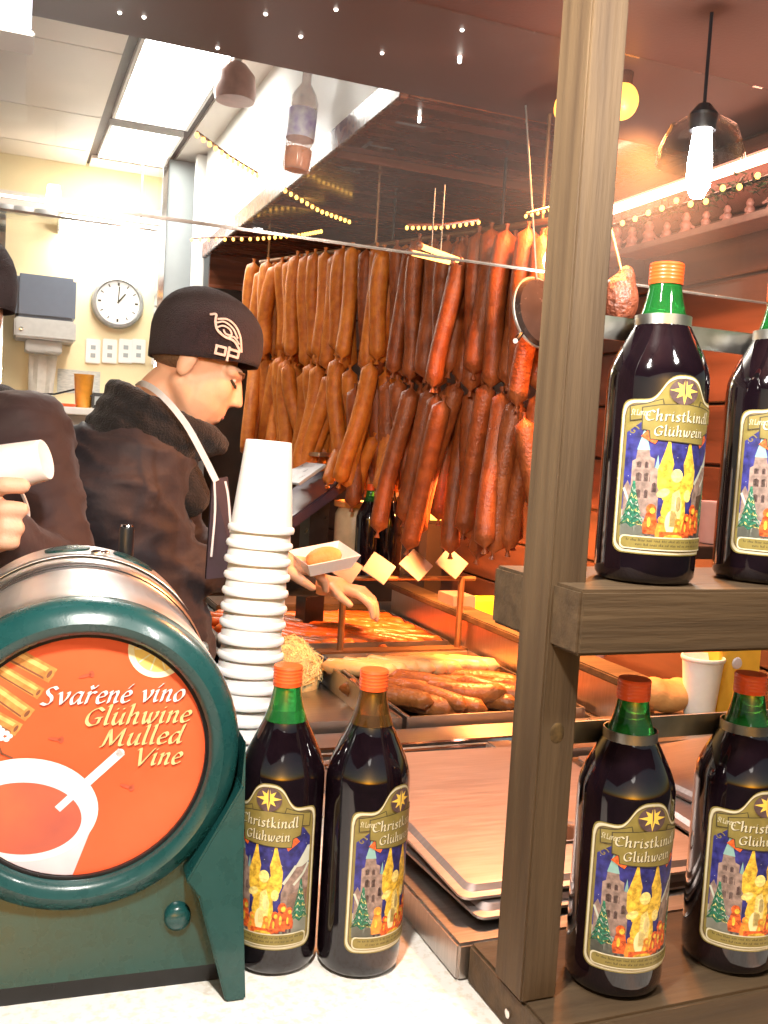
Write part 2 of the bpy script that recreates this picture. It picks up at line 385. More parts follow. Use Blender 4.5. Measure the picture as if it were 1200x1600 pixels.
# ------------------------------------------------------------------ the setting
CT = 1.05           # counter top
HZ = 2.30           # underside of the brown soffit and hood
HX = 0.72           # left edge of the hood over the food
SY = 1.83           # inner edge of the front soffit
CZ = 2.70           # white ceiling
BY = 4.35           # back wall
RX = 1.45           # right wall
struct(MB().box(-60, 60, -60, 60, -.2, 0).build('ground', M_ground))
struct(MB().box(-1.6, 2.4, .62, BY+.1, .004, .10).build('floor', M_floor))
bw = struct(MB().box(-1.6, .66, BY, BY+.08, .1, CZ+.05).build('wall_back', M_cream))
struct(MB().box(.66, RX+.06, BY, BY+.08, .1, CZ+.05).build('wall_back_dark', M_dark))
struct(MB().box(-1.66, -1.6, 1.3, BY+.08, 0, CZ+.05).build('wall_left', M_white))
# right wall of horizontal boards
rw = struct(MB().box(RX+.012, RX+.06, 1.25, BY, .1, CZ).build('wall_right', M_dark))
z = 1.06; k = 0
while z < HZ-.02:
    h = min(.135, HZ-.005-z)
    MB().box(RX-.004*(k % 2), RX+.012, 1.25, BY, z, z+h-.006).build('board', M_rwall, rw, bevel=.003, seg=1); z += h; k += 1
# white ceiling of panels with dark joints
cl = struct(MB().box(-1.6, HX+.05, SY, BY, CZ+.012, CZ+.05).build('ceiling', M_dark))
LX0, LX1 = .335, .60
xs = [-1.6, -.75, -.12, .31]; ys = [SY+.0, 2.45, 3.02, 3.66, 4.12, BY]
for i in range(len(xs)-1):
    for j in range(len(ys)-1):
        MB().box(xs[i]+.006, xs[i+1]-.006, ys[j]+.004, ys[j+1]-.004, CZ, CZ+.012).build('panel', M_ceil, cl)
for (y0, y1) in ((SY, 2.75), (4.2, BY)): MB().box(.318, HX+.04, y0+.004, y1-.004, CZ, CZ+.012).build('panel', M_ceil, cl)
MB().box(LX1+.03, HX+.04, 2.75, 4.2, CZ, CZ+.012).build('panel', M_ceil, cl)
# recessed fluorescent panels
for i, (y0, y1, lab) in enumerate(((2.80, 3.60, 'large square fluorescent ceiling panel, the one nearer the brown soffit'), (3.68, 4.14, 'smaller fluorescent ceiling panel nearer the cream back wall'))):
    t = thing('ceiling_light', lab, 'ceiling light', (LX0, y0, CZ), group='lit panels in the white ceiling')
    MB().box(0, .012, 0, y1-y0, -.012, .01).box(LX1-LX0-.012, LX1-LX0, 0, y1-y0, -.012, .01).box(.012, LX1-LX0-.012, 0, .012, -.012, .01).box(.012, LX1-LX0-.012, y1-y0-.012, y1-y0, -.012, .01).build('frame', M_white, t)
    MB().box(.013, LX1-LX0-.013, .013, y1-y0-.013, -.004, .006).build('diffuser', M_tile_light, t)
# brown front soffit and hood, in wide lacquered panels running across
so_ = struct(MB().box(-2.2, 2.6, -.9, SY-.03, HZ+.02, HZ+.06).build('soffit', M_dark))
y = -.9; k = 0
for y1 in (-.2, .45, 1.10, SY):
    MB().box(-2.2, 2.6, y+.0015, y1-.0015, HZ, HZ+.02).build('panel', M_soffit, so_, bevel=.002, seg=1); y = y1
hd = struct(MB().box(HX+.03, RX, SY, 3.84, HZ+.03, HZ+.06).build('hood', M_dark))
y = SY
for k, y1 in enumerate((2.13, 2.30, 2.72, 2.86, 3.36, 3.84)):
    dz = (0, .014, -.004, .012, .0, .012)[k]
    MB().box(HX+.022, RX-.004, y+.0015, y1-.0015, HZ+dz, HZ+.03).build('panel', M_brown, hd, bevel=.002, seg=1); y = y1
MB().box(HX, HX+.02, SY-.0, 3.86, HZ-.008, HZ+.05).build('edge_moulding', M_brown, hd, bevel=.003, seg=1)
MB().box(HX+.004, HX+.03, SY-.0, 3.86, HZ+.05, CZ).build('fascia', M_white, hd)
MB().box(-1.6, HX+.03, SY-.03, SY-.0, HZ+.02, CZ).build('fascia', M_white, so_)
MB().box(HX+.03, RX, 3.84, 3.86, HZ-.12, CZ).build('end_board', M_brown, hd)
hb = struct(MB().box(HX+.05, RX, 3.84, BY, CZ, CZ+.03).build('ceiling_rear', M_ceil))
# beam below the ceiling in front of the back wall, grey pillar and steel frame
tag(MB().box(-1.6, .66, 4.10, 4.16, 2.44, 2.50).build('ceiling_beam', M_ceil, bevel=.004), 'pale horizontal beam crossing above the clock below the ceiling', 'beam')
pl = thing('pillar', 'grey metal pillar behind the beanie with a white edge strip', 'pillar', (0, 0, .1))
MB().box(.60, .80, 4.02, 4.10, 0, CZ-.104).build('panel', M_grey, pl, bevel=.004)
MB().box(.575, .598, 4.0, 4.10, 0, CZ-.104).build('edge_strip', M_chrome, pl, bevel=.003)
hp = thing('frame_post', 'bright white upright post at the far end of the brown hood', 'post', (HX-.03, 3.88, .1))
MB().box(0, .045, 0, .045, 0, CZ-.104).build('post', M_white, hp, bevel=.004)
MB().box(-.012, .057, -.012, .057, 0, .05).build('foot', M_white, hp, bevel=.004)
dp = thing('door_frame', 'pale steel door frame standing by the paper towel dispenser', 'frame', (0, 0, .1))
MB().box(-.06, .0, 4.16, 4.26, 0, 2.32).build('upright', M_chrome, dp, bevel=.004)
MB().box(-.5, -.06, 4.16, 4.26, 2.26, 2.32).build('lintel', M_chrome, dp, bevel=.004)

# front counter
ct = thing('counter', 'white speckled stall counter carrying the wine urn and bottles', 'counter', (0, 0, 0))
MB().box(-1.5, 2.3, .55, 1.40, CT-.04, CT).build('counter_top', M_counter, ct, bevel=.004)
MB().box(-1.5, 2.3, .62, 1.36, .104, CT-.04).build('cabinet', M_woodh, ct)
# food island behind it (steel)
fi = thing('food_counter', 'steel food counter with sunken hot trays under the hanging sausages', 'counter', (0, 0, .104))
T0 = CT-.104
MB().box(.50, RX-.03, 1.42, 3.02, 0, T0-.07).build('cabinet', M_steel, fi)
m = MB()
for a in ((.50, RX-.03, 1.42, 1.64), (.50, RX-.03, 2.22, 2.30), (.50, RX-.03, 2.80, 3.02), (.50, .53, 1.64, 2.80), (1.16, RX-.03, 1.64, 2.80)):
    m.box(a[0], a[1], a[2]+.0005, a[3]-.0005, T0-.07, T0+.015)
m.build('top_frame', M_steel, fi, bevel=.004)
for y in (1.455, 1.50, 1.535): MB().tube([(.50, y, T0+.016), (RX-.04, y, T0+.016)], .007, 8).build('rim', M_chrome, fi, smooth=True)
# raised side ledge to the right of the trays
MB().box(1.165, 1.20, 1.50, 2.78, T0+.016, T0+.10).build('side_wall', M_steel, fi, bevel=.003)
MB().box(1.150, 1.225, 1.48, 2.80, T0+.10, T0+.118).build('ledge', M_woodh, fi, bevel=.003)
MB().box(1.23, RX-.035, 1.48, 2.80, T0+.016, T0+.045).build('side_shelf', M_steel, fi, bevel=.003)
# low steel stage on the white counter
st = thing('steel_stage', 'flat stainless steel box stage on the white counter beside the wooden rack', 'stage', (.455, .85, CT))
MB().box(0, .95, 0, .52, 0, .04).build('body', M_steel, st, bevel=.003)
MB().box(.30, .345, .47, .515, .0405, .075).box(.12, .90, .485, .510, .046, .062).build('back_rail', M_steel, st, bevel=.003)
# ------------------------------------------------------------------ lamps
def pendant(loc, label, watt):
    t = thing('pendant_lamp', label, 'lamp', loc, group='white pendant lamps under the soffit')
    MB().tube([(0, 0, .05), (0, 0, HZ-loc[2]-.004)], .003, 6).build('cord', M_black, t)
    MB().lathe([(.020, .03), (.022, .055), (.010, .07)], 16).build('socket', M_black, t, smooth=True)
    sh = MB()
    sh.lathe([(.026, .05), (.052, .035), (.066, .0), (.068, -.02), (.066, -.021), (.063, .0), (.050, .033), (.026, .047), (.026, .05)], 28)
    sh.build('shade', M_cglass, t, smooth=True)
    MB().lathe([(.0002, -.075), (.010, -.072), (.018, -.055), (.019, -.02), (.015, .02), (.013, .035), (.0002, .036)], 16).build('bulb', emat('white_bulb', (1, .97, .93), 60), t, smooth=True)
    ld = bpy.data.lights.new('bulb_light', 'POINT'); ld.energy = watt; ld.shadow_soft_size = .03; ld.color = (1, .93, .84)
    lo = bpy.data.objects.new('bulb_light', ld); COL.objects.link(lo); lo.parent = t; lo.location = (0, 0, -.11)
PL = PD(1095, 235, 1.5)
pendant(PL, 'lit pendant lamp standing in for a lamp reflection in the glass above the bottle rack', 5)  # lamp built where the glass shows reflected glare
pendant((.10, .50, 2.12), 'lit white pendant lamp over the front edge of the counter beside the urn', 24)
pendant((.62, .35, 2.12), 'lit white pendant lamp over the counter front beside the rack post', 7)
def globe(loc, label, watt=9):
    t = thing('globe_lamp', label, 'lamp', loc, group='warm globe lamps under the hood')
    MB().ell((0, 0, 0), (.030, .030, .033), 20, 12).build('globe', emat('amber_globe', (1, .34, .045), 2.0), t, smooth=True)
    MB().lathe([(.016, .024), (.018, .05), (.006, .07), (.004, HZ-loc[2]-.003)], 14).build('holder', M_brown, t, smooth=True)
    ld = bpy.data.lights.new('globe_light', 'SPOT'); ld.energy = watt; ld.spot_size = radians(140); ld.spot_blend = .6; ld.shadow_soft_size = .035; ld.color = (1, .33, .085)
    lo = bpy.data.objects.new('globe_light', ld); COL.objects.link(lo); lo.parent = t; lo.location = (0, 0, -.045)
def added_lamp(loc, label, watt):  # unseen shaded lamp, added to light the food orange
    t = thing('added_lamp', label, 'lamp', loc, group='added unseen lamps over the food')
    MB().ell((0, 0, .022), (.020, .020, .022), 20, 12).build('bulb', emat('added_bulb', (1, .42, .08), 6), t, smooth=True)
    MB().lathe([(.085, -.045), (.080, -.02), (.045, .04), (.020, .055), (.018, .052), (.043, .037), (.077, -.02), (.085, -.045)], 28).build('shade', M_zinc, t, smooth=True)
    MB().lathe([(.018, .03), (.018, .07), (.004, .085), (.004, HZ-loc[2]-.003)], 14).build('stem', M_black, t, smooth=True)
    ld = bpy.data.lights.new('added_light', 'POINT'); ld.energy = watt; ld.shadow_soft_size = .03; ld.color = (1, .33, .085)
    lo = bpy.data.objects.new('added_light', ld); COL.objects.link(lo); lo.parent = t; lo.location = (0, 0, -.008)
g0 = PD(974, 128, 1.75)
globe((g0.x, g0.y, min(g0.z, 2.25)), 'warm amber globe lamp showing on the bottle side of the rack post', 38)
g1 = PD(893, 132, 1.80); globe((g1.x, g1.y, min(g1.z, 2.25)), 'warm amber globe lamp peeping out on the sausage side of the rack post', 16)
globe((.80, 1.62, 2.2), 'warm amber globe lamp under the soffit before the dark sausages', 10) if False else None
added_lamp((1.10, 2.08, 1.585), 'added unseen lamp with steel cone shade hanging low over the trays behind the dark sausages', 50)
added_lamp((1.02, 2.58, 1.60), 'added unseen lamp with steel cone shade hanging behind the orange sausages', 32)
# fluorescent strip with red glow on the right wall and the shelf of small figures under it
t = thing('strip_light', 'glowing pinkish white strip light along the red brown board wall', 'light', (RX, 1.40, 2.235))
MB().box(-.05, -.005, 0, .82, 0, .03).build('housing', M_rwall, t, bevel=.003)
MB().tube([(-.03, .02, -.010), (-.03, .80, -.010)], .011, 10).build('tube', emat('strip_tube', (1, .40, .27), 9), t, smooth=True)
M_plankp = pm('rose_painted_wood', (.30, .15, .11), .5)
t = thing('wall_shelf', 'narrow rose painted shelf on the red brown wall below the strip light', 'shelf', (RX, 1.36, 2.085))
MB().box(-.09, -.005, 0, .75, 0, .014).build('plank', M_plankp, t, bevel=.002)
for y in (.1, .62): MB().box(-.07, -.006, y, y+.015, -.045, -.0005).build('bracket', M_rwall, t, bevel=.002)
M_fig = pm('pink_plaster', (.50, .20, .15), .5, var=.3, vs=60)
for i in range(11):
    y = 1.39+i*.066; s = random.uniform(.75, 1.25)
    t = MB()
    t.lathe([(.016*s, 0), (.018*s, .006), (.011*s, .02*s), (.014*s, .03*s), (.008*s, .038*s), (.011*s, .046*s), (.006*s, .056*s), (.0003, .058*s)], 10)
    t.cap((.008*s, 0, .03*s), .004, (.018*s, .006, .022*s), .003, 6)
    o = t.build('figurine', M_fig, smooth=True); o.location = (RX-.045, y, 2.0995); o.rotation_euler = (0, 0, random.uniform(0, 6))
    tag(o, 'small pink plaster figure standing on the narrow wall shelf', 'figurine', 'little figures on the wall shelf')
# fluorescent fitting on the back wall
t = thing('wall_light', 'long fluorescent wall light shining down on the cream wall above the clock', 'wall light', (.20, BY, 2.40))
MB().box(0, .46, -.10, -.002, 0, .10).build('housing', M_white, t, bevel=.004)
MB().box(.02, .44, -.125, -.1005, .01, .09).box(.02, .44, -.095, -.01, -.012, -.0005).build('diffuser', emat('wall_diffuser', (1, .96, .86), 16), t, bevel=.003)
# tiny glowing dots standing in for white specks on the glass
for q in ((470, 57), (525, 15), (415, 22), (722, 47), (597, 83), (187, 20), (225, 27), (340, 75)):
    p = PZ(q[0], q[1], HZ-.001)
    o = MB().lathe([(.0022, -.002), (.0035, 0), (.0035, .0005)], 10).build('glow_dot', emat('glass_speck', (1, .93, .85), 5), loc=p, smooth=True)
    tag(o, 'tiny glowing white dot at the brown soffit, standing in for a glass speck', 'light dot', 'glowing dots at the soffit')
for q in ((718, 97), (655, 190)):
    p = PZ(q[0], q[1], HZ-.011)
    o = MB().lathe([(.0022, -.002), (.0035, 0), (.0035, .010)], 10).build('glow_dot', emat('glass_speck', (1, .93, .85), 5), loc=p, smooth=True)
    tag(o, 'tiny glowing white dot under the brown hood, standing in for a glass speck', 'light dot', 'glowing dots at the hood')
# fairy light strings
def fairy(pixels, z, label, n, sag=.0, y=None):
    P0 = [PY(a, b, y) if y else PZ(a, b, z) for a, b in pixels]; pts = []
    for a, b in zip(P0[:-1], P0[1:]):
        for k in range(8): pts.append(a.lerp(b, k/8))
    pts.append(P0[-1]); N = len(pts)-1
    pts = [p - Vector((0, 0, sag*sin(pi*i/N))) for i, p in enumerate(pts)]
    base = pts[0].copy(); t = thing('fairy_lights', label, 'fairy lights', base, group='strings of fairy lights')
    MB().tube([p-base for p in pts], .0028, 6).build('cable', M_brown, t, smooth=True)
    m = MB()
    for i in range(n):
        u = i/(n-1)*N; a = pts[min(int(u), N-1)]; p = a.lerp(pts[min(int(u), N-1)+1], u-int(u) if int(u) < N else 1)-base
        k_ = .62 if y else 1.; m.ell((p.x, p.y, p.z-.007*k_), (.0052*k_, .0052*k_, .0065*k_), 8, 5)
    m.build('bulbs', emat('amber_bulb', (1, .50, .09), 2.6), t, smooth=True)
fairy(((308, 206), (360, 244), (402, 270)), 2.262, 'string of amber fairy lights stretched across the white ceiling opening', 12)
fairy(((446, 294), (500, 326), (546, 343)), 2.262, 'string of amber fairy lights under the hood above the smoked sausages, slanting down', 14)
fairy(((300, 372), (400, 370), (470, 364), (502, 358)), 2.262, 'long string of amber fairy lights by the white frame post', 24)
fairy(((636, 352), (690, 352), (748, 344)), 2.262, 'short string of amber fairy lights over the gap between sausage bunches', 13, y=1.60)
fairy(((822, 334), (868, 322)), 2.262, 'string end of fairy lights disappearing behind the rack post', 6, y=1.60)
fairy(((948, 316), (1045, 304)), 2.262, 'fairy lights running past the strip light on the right', 10)
for a, b, lab in (((640, 394), (706, 410), 'amber rope light bar leaning on the sausages, lower one'), ((656, 384), (720, 408), 'amber rope light bar leaning on the sausages, upper one')):
    p, q = PY(*a, 1.58), PY(*b, 1.58)
    o = thing('rope_light', lab, 'rope light', p, group='rope light bars')
    MB().tube([(0, 0, 0), q-p], .005, 8).build('tube', emat('rope_amber', (1, .5, .12), 2.2), o, smooth=True)
    for e in (Vector((0, 0, 0)), q-p): MB().ell(e, (.007, .007, .007), 8, 6).build('end_cap', M_brown, o, smooth=True)
    MB().tube([(q-p)*.5, (q-p)*.5+Vector((0, 0, .12))], .0012, 5).build('hook_wire', M_zinc, o)
# sneeze guard pane hanging from the soffit
t = thing('sneeze_guard', 'clear upright glass pane hanging from the brown soffit with polished lower edge', 'glass pane', (0, 1.45, 1.90))
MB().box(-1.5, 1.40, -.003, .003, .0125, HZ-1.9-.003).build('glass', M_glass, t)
MB().box(-1.5, 1.40, -.0035, .0035, .0075, .012).build('polished_edge', pm('polished_glass_edge', (.32, .27, .24), .25, metal=.6), t, bevel=.0015)
# white box sign hanging top left
t = thing('light_box', 'pale blue white box lamp hanging at the soffit edge', 'light box', PD(-40, -70, 1.15))
MB().box(-.09, .066, -.03, .03, -.085, .12).build('box', pm('pale_box', (.55, .62, .75), .4, emit=(.75, .85, 1), es=.35), t, bevel=.004)
MB().box(-.094, .070, -.034, .034, -.092, -.0855).build('trim', M_white, t, bevel=.002)
MB().tube([(0, 0, .12), (0, 0, .3)], .004, 6).build('hanger', M_black, t)

# evergreen garland with warm bulbs between the strip light and the little figures
t = thing('garland', 'dark evergreen garland with warm bulbs draped along the right wall under the strip light', 'garland', (RX-.035, 1.38, 2.185))
m = MB(); bl = MB()
for i in range(900):
    y = random.uniform(0, .80); z = -.012*sin(y*24)**2+random.gauss(0, .011); x = random.gauss(0, .010)
    d = Vector((random.gauss(0, 1), random.gauss(0, 1), random.gauss(0, 1))).normalized()*.016; e = d.orthogonal().normalized()*.003; p = Vector((min(x, .02), y, z))
    m.add([p-e, p+e, p+d+e*.3, p+d-e*.3], [(0, 1, 2, 3)])
for i in range(16): bl.ell((-.022, .03+i*.05, -.012+random.uniform(-.012, .012)), (.006, .006, .007), 8, 5)
m.build('foliage', pm('garland_green', (.03, .06, .02), .6, var=.5, vs=60), t); bl.build('bulbs', emat('amber_bulb', (1, .50, .09), 2.6), t, smooth=True)
MB().tube([(0, .0, 0), (0, .4, -.006), (0, .8, 0)], .004, 6).build('wire', M_black, t)
# ------------------------------------------------------------------ wooden bottle rack
RK = thing('bottle_rack', 'weathered wooden rack of two planks and a tall post on the counter', 'rack', (.462, .70, CT))
RBX = (.113, .256, .399, .542)
def plank(z0, z1, nm):
    MB().box(.004, .80, -.008, .148, z0, z1).build(nm, M_woodh, RK, bevel=.003)
plank(0, .042, 'shelf_plank'); plank(.378, .436, 'shelf_plank')
MB().box(0, .038, .035, .086, .0425, HZ-CT-.003).build('post', M_woodv, RK, bevel=.002)
MB().box(.80, .838, .035, .086, 0, HZ-CT-.003).build('post', M_woodv, RK, bevel=.002)
for z in (.018, .405):
    MB().lathe([(.0045, 0), (.0045, .002), (.002, .003)], 12, Matrix.Translation((.0035, .060, z)) @ Matrix.Rotation(-pi/2, 4, 'Y')).build('screw', M_chrome, RK, smooth=True)
MB().ell((.018, .0352, .297), (.008, .0012, .010), 14, 8).build('knot', pm('wood_knot', (.085, .05, .016), .6, var=.5, vs=160), RK, smooth=True)
# zinc strips with neck rings
for z, nm in ((.674, 'neck_strip'), (.280, 'neck_strip')):
    st_ = MB().box(.039, .7995, .082, .085, z-.011, z+.011).build(nm, M_zinc, RK)
    for bx in RBX:
        MB().lathe([(.0262, -.011), (.0262, .011), (.0250, .011), (.0250, -.011), (.0262, -.011)], 28, Matrix.Translation((bx, .053, z))).build('neck_ring', M_zinc, st_, smooth=True)

# ------------------------------------------------------------------ bottles of mulled wine
PROF = [(.0002, .006), (.030, .005), (.036, .001), (.041, .002), (.0438, .007), (.0445, .016), (.0445, .198), (.0440, .205), (.0425, .2125), (.0385, .224), (.0330, .236), (.0270, .2485), (.0225, .258), (.0225, .2585)]
NECK = [(.0225, .2585), (.0190, .268), (.0165, .278), (.0148, .288), (.0136, .297), (.0136, .304)]
LR = .0447
def label_print():
    P_ = Print()
    W, H0, HS, HT = .054, .030, .178, .203     # half width, bottom, shoulder, hump top
    def outline(i):
        w, b, s, t = W-i, H0+i, HS-i, HT-i; r = .010; pts = []
        for k in range(7): a = pi+k*pi/12; pts.append((-w+r+r*cos(a), b+r+r*sin(a)))
        for k in range(7): a = -pi/2+k*pi/12; pts.append((w-r+r*cos(a), b+r+r*sin(a)))
        top = [(w, s-.012), (w-.002, s-.004), (w-.008, s), (.030, s+.001), (.023, s+.006), (.015, t-.006), (.008, t-.001), (0, t), ]
        top = [(p.x, p.y) for p in smooth_pts(top, 4)]
        pts += top + [(-x, y) for x, y in reversed(top[:-1])]
        return [Vector(p) for p in pts]
    P_.ink([outline(0)], M_gold); P_.ink([outline(.0012)], M_creamline); P_.ink([outline(.0034)], M_gold)
    P_.ink([outline(.0040)], M_stone2); P_.ink([outline(.0046)], M_gold)
    # night sky picture
    P_.ink([[(-.047, .052), (.047, .052), (.047, .146), (.038, .157), (-.034, .157), (-.047, .146)]], M_blue)
    P_.ink([[(-.047, .046), (.047, .046), (.047, .060), (-.047, .062)]], M_lgrey)
    P_.ink([[(-.047, .046), (-.047, .072), (-.034, .068), (-.012, .06), (-.012, .046)], [(.047, .046), (.047, .075), (.03, .066), (.014, .06), (.014, .046)]], M_lgrey, False)
    for _ in range(26):
        x, y = random.uniform(-.045, .045), random.uniform(.08, .152); P_.ink([ellipse(x, y, .0004, .0004, 6)], M_snow, False)
    # church
    P_.ink([[(-.040, .066), (-.016, .066), (-.016, .112), (-.021, .114), (-.021, .122), (-.025, .124), (-.026, .130), (-.036, .130), (-.037, .121), (-.040, .119)]], M_stone)
    P_.ink([[(-.046, .066), (-.040, .066), (-.040, .094), (-.043, .100), (-.046, .094)]], M_stone, False)
    for (x, y, a, b) in ((-.036, .100, .005, .007), (-.029, .100, .005, .007), (-.036, .113, .004, .005), (-.029, .113, .003, .005), (-.022, .090, .004, .008), (-.035, .084, .004, .007), (-.028, .084, .003, .007)):
        P_.ink([[(x, y), (x+a, y), (x+a, y+b), (x+a/2, y+b*1.2), (x, y+b)]], M_stone2, False)
    P_.ink([[(-.0365, .130), (-.0255, .130), (-.031, .152)]], M_teal)
    P_.ink([[(-.0205, .1135), (-.0165, .112), (-.0185, .126)]], M_teal, False)
    P_.ink(band([(-.046, .092), (-.042, .083), (-.038, .074)], .0022), M_snow)
    sp = [(-.041+.004*sin(t)*t/6, .148+.004*cos(t)*t/6) for t in [k*.5 for k in range(16)]]
    P_.ink(band(sp, .0011), M_gold, False)
    # house with snowy roof
    P_.ink([[(.017, .066), (.047, .066), (.047, .118), (.036, .121), (.022, .105), (.017, .09)]], M_stone)
    P_.ink([[(.024, .070), (.046, .070), (.046, .092), (.024, .088)]], pm('label_timber', (.22, .10, .03), .6, var=.4, vs=200), False)
    P_.ink([[(.030, .116), (.044, .137), (.047, .137), (.047, .120), (.038, .116)]], M_snow)
    P_.ink(band([(.019, .100), (.031, .117)], .003) + band([(.030, .098), (.040, .108), (.046, .118)], .0025), M_snow, False)
    # fir trees with snow
    for cx, bs_ in ((-.037, .0), (.038, .003)):
        for k in range(6):
            y = .058+bs_+k*.0062; wd = .0115*(1-k/6.6)
            P_.ink([[(cx-wd, y-.002), (cx-wd*.4, y+.001), (cx, y-.003), (cx+wd*.5, y+.001), (cx+wd, y-.002), (cx+wd*.3, y+.011), (cx-wd*.3, y+.011)]], M_tree)
            P_.ink([[(cx-wd*.9, y-.001), (cx-wd*.3, y+.003), (cx+wd*.1, y), (cx-wd*.3, y+.0055)], [(cx+wd*.1, y+.001), (cx+wd*.85, y-.0006), (cx+wd*.5, y+.004)]], M_snow if k % 2 else M_pale, False)
    # winged figure of light
    wing = [(.004, .090), (.012, .083), (.0175, .096), (.0180, .112), (.0135, .128), (.0095, .145), (.0075, .130), (.0045, .118), (.006, .108), (.003, .102)]
    P_.ink([wing, [(-x, y) for x, y in wing]], M_flame)
    P_.ink([[(-.010, .050), (.008, .050), (.010, .070), (.0085, .092), (.004, .104), (-.005, .104), (-.010, .090), (-.013, .072)]], M_flame)
    P_.ink([ellipse(-.001, .107, .0055, .0065, 16), [(-.005, .058), (.004, .058), (.006, .08), (.002, .094), (-.004, .090)], ellipse(-.012, .090, .006, .004, 12, rotd=30), ellipse(.011, .088, .004, .006, 12)], M_pale)
    P_.ink([ellipse(-.003, .062, .006, .012, 14), ellipse(.002, .080, .003, .008, 12)], pm('label_white_glow', (.92, .80, .42), .5), False)
    # children
    for (x, y, s) in ((-.021, .050, 1.25), (.019, .050, 1.3), (.012, .048, 1.0), (-.012, .047, .9), (.003, .0465, .85), (.026, .052, 1.0)):
        c = random.choice((M_child, M_child, pm('label_orange', (.82, .28, .04), .5, var=.3, vs=150)))
        P_.ink([[(x-.0045*s, y), (x+.0045*s, y), (x+.0052*s, y+.006*s), (x+.003*s, y+.016*s), (x-.003*s, y+.016*s), (x-.0052*s, y+.006*s)]], c)
        P_.ink([ellipse(x, y+.019*s, .0034*s, .0042*s, 12)], c, False)
        P_.ink([ellipse(x+.001*s, y+.018*s, .0019*s, .0024*s, 10), ellipse(x-.001*s, y+.009*s, .0012*s, .004*s, 8)], M_flame)
        P_.ink([[(x-.003*s, y-.004), (x-.001*s, y-.004), (x-.001*s, y), (x-.003*s, y)], [(x+.001*s, y-.004), (x+.003*s, y-.004), (x+.003*s, y), (x+.001*s, y)]], M_stone2, False)
    P_.ink([[(-.013, .046), (.010, .046), (.010, .053), (-.013, .053)]], M_child); P_.ink([ellipse(.0, .0475, .009, .003, 14)], M_flame)
    # banners
    ban = [(-.026, .141), (.025, .138), (.026, .147), (.034, .150), (.036, .170), (.020, .173), (0, .175), (-.020, .173), (-.034, .170), (-.033, .150), (-.027, .149)]
    P_.ink([[(-.034, .143), (-.022, .136), (-.018, .143), (-.028, .150)], [(.034, .143), (.022, .134), (.018, .143), (.028, .150)]], M_child)
    P_.ink([[(-.045, .157), (-.028, .160), (-.016, .171), (-.018, .1795), (-.032, .1745), (-.046, .172)], [(.045, .157), (.028, .160), (.016, .171), (.018, .1795), (.032, .1745), (.046, .172)]], M_ink)
    P_.ink([[(-.044, .158), (-.028, .161), (-.017, .171), (-.0185, .1785), (-.032, .1735), (-.045, .171)], [(.044, .158), (.028, .161), (.017, .171), (.0185, .1785), (.032, .1735), (.045, .171)]], M_gold)
    P_.ink([[(x*1.03, y+(-.0008 if y < .16 else .0008)) for x, y in ban]], M_ink); P_.ink([ban], M_gold)
    for tx, x0, y0, h, wd in (('Christkindl', -.0315, .1585, .0062, .063), ('Glühwein', -.0235, .1445, .0058, .047)):
        P_.ink(text_polys(tx, x0+.0005, y0-.0005, h, wd, shear=.0, nw=.34, ang=45, k=3), M_ink)
        P_.ink(text_polys(tx, x0, y0, h, wd, shear=.0, nw=.25, ang=45, k=3), M_creamline)
    P_.ink(text_polys('St.Lorenz', -.0440, .1630, .0036, .0165, shear=.1, nw=.26, ang=45, k=2), M_creamline)
    # star
    def star(r0, r1): return [Vector((r*sin(pi*k/8), .188+r*cos(pi*k/8))) for k in range(16) for r in [(r0*(1.15 if k % 4 == 0 else .9) if k % 2 == 0 else r1)]]
    P_.ink([ellipse(0, .187, .0135, .0125, 24)], M_stone2); P_.ink([star(.0115, .0052)], M_star)
    # cartouche with small print
    def rr(x0, x1, y0, y1, r=.004): return [Vector((cx+r*cos(a), cy+r*sin(a))) for cx, cy, b in ((x1-r, y1-r, 0), (x0+r, y1-r, 1), (x0+r, y0+r, 2), (x1-r, y0+r, 3)) for a in [b*pi/2+k*pi/8 for k in range(5)]]
    P_.ink([rr(-.046, .046, .0345, .0475)], M_creamline); P_.ink([rr(-.0448, .0448, .0357, .0463)], M_gold)
    for y, x0, x1 in ((.0425, -.040, .040), (.0385, -.032, .032)):
        x = x0
        while x < x1:
            wd = random.uniform(.0022, .006); P_.ink(text_polys(''.join(random.choice('nuirevolstdhaz') for _ in range(max(2, int(wd/.0012)))), x, y, .0014, wd, shear=0, nw=.3, k=1), M_ink, x == x0); x += wd+.0016
    return P_
def cyl_map(v):
    a = v.x/LR - pi/2
    # the label's upper hump follows the start of the shoulder
    r = LR
    if v.y > .198: r = LR - (v.y-.198)*.12
    r += v.z+.0001
    return Vector((r*cos(a), r*sin(a), v.y))
def make_bottle(neckmat, name='wine_bottle'):
    t = thing(name, 'x', 'bottle')
    MB().lathe(PROF, 40).build('glass_body', M_wine, t, smooth=True, angle=60)
    nb = MB().lathe(NECK, 32).build('neck', neckmat, t, smooth=True)
    cp = [(.0134, .2935), (.0150, .294), (.0152, .298)]
    for k in range(4): cp += [(.0154, .2985+k*.0035), (.01505, .2995+k*.0035), (.01505, .3010+k*.0035), (.0154, .3020+k*.0035)]
    cp += [(.0155, .3125), (.0146, .3148), (.0002, .3150)]
    MB().lathe(cp, 32).build('cap', M_cap, t, smooth=True, angle=25)
    lp = label_print().build('label', cyl_map, t, cuts=[-.054+.0015*k for k in range(1, 72)])
    return t
PB = make_bottle(M_gglass); PB2 = make_bottle(M_bglass)
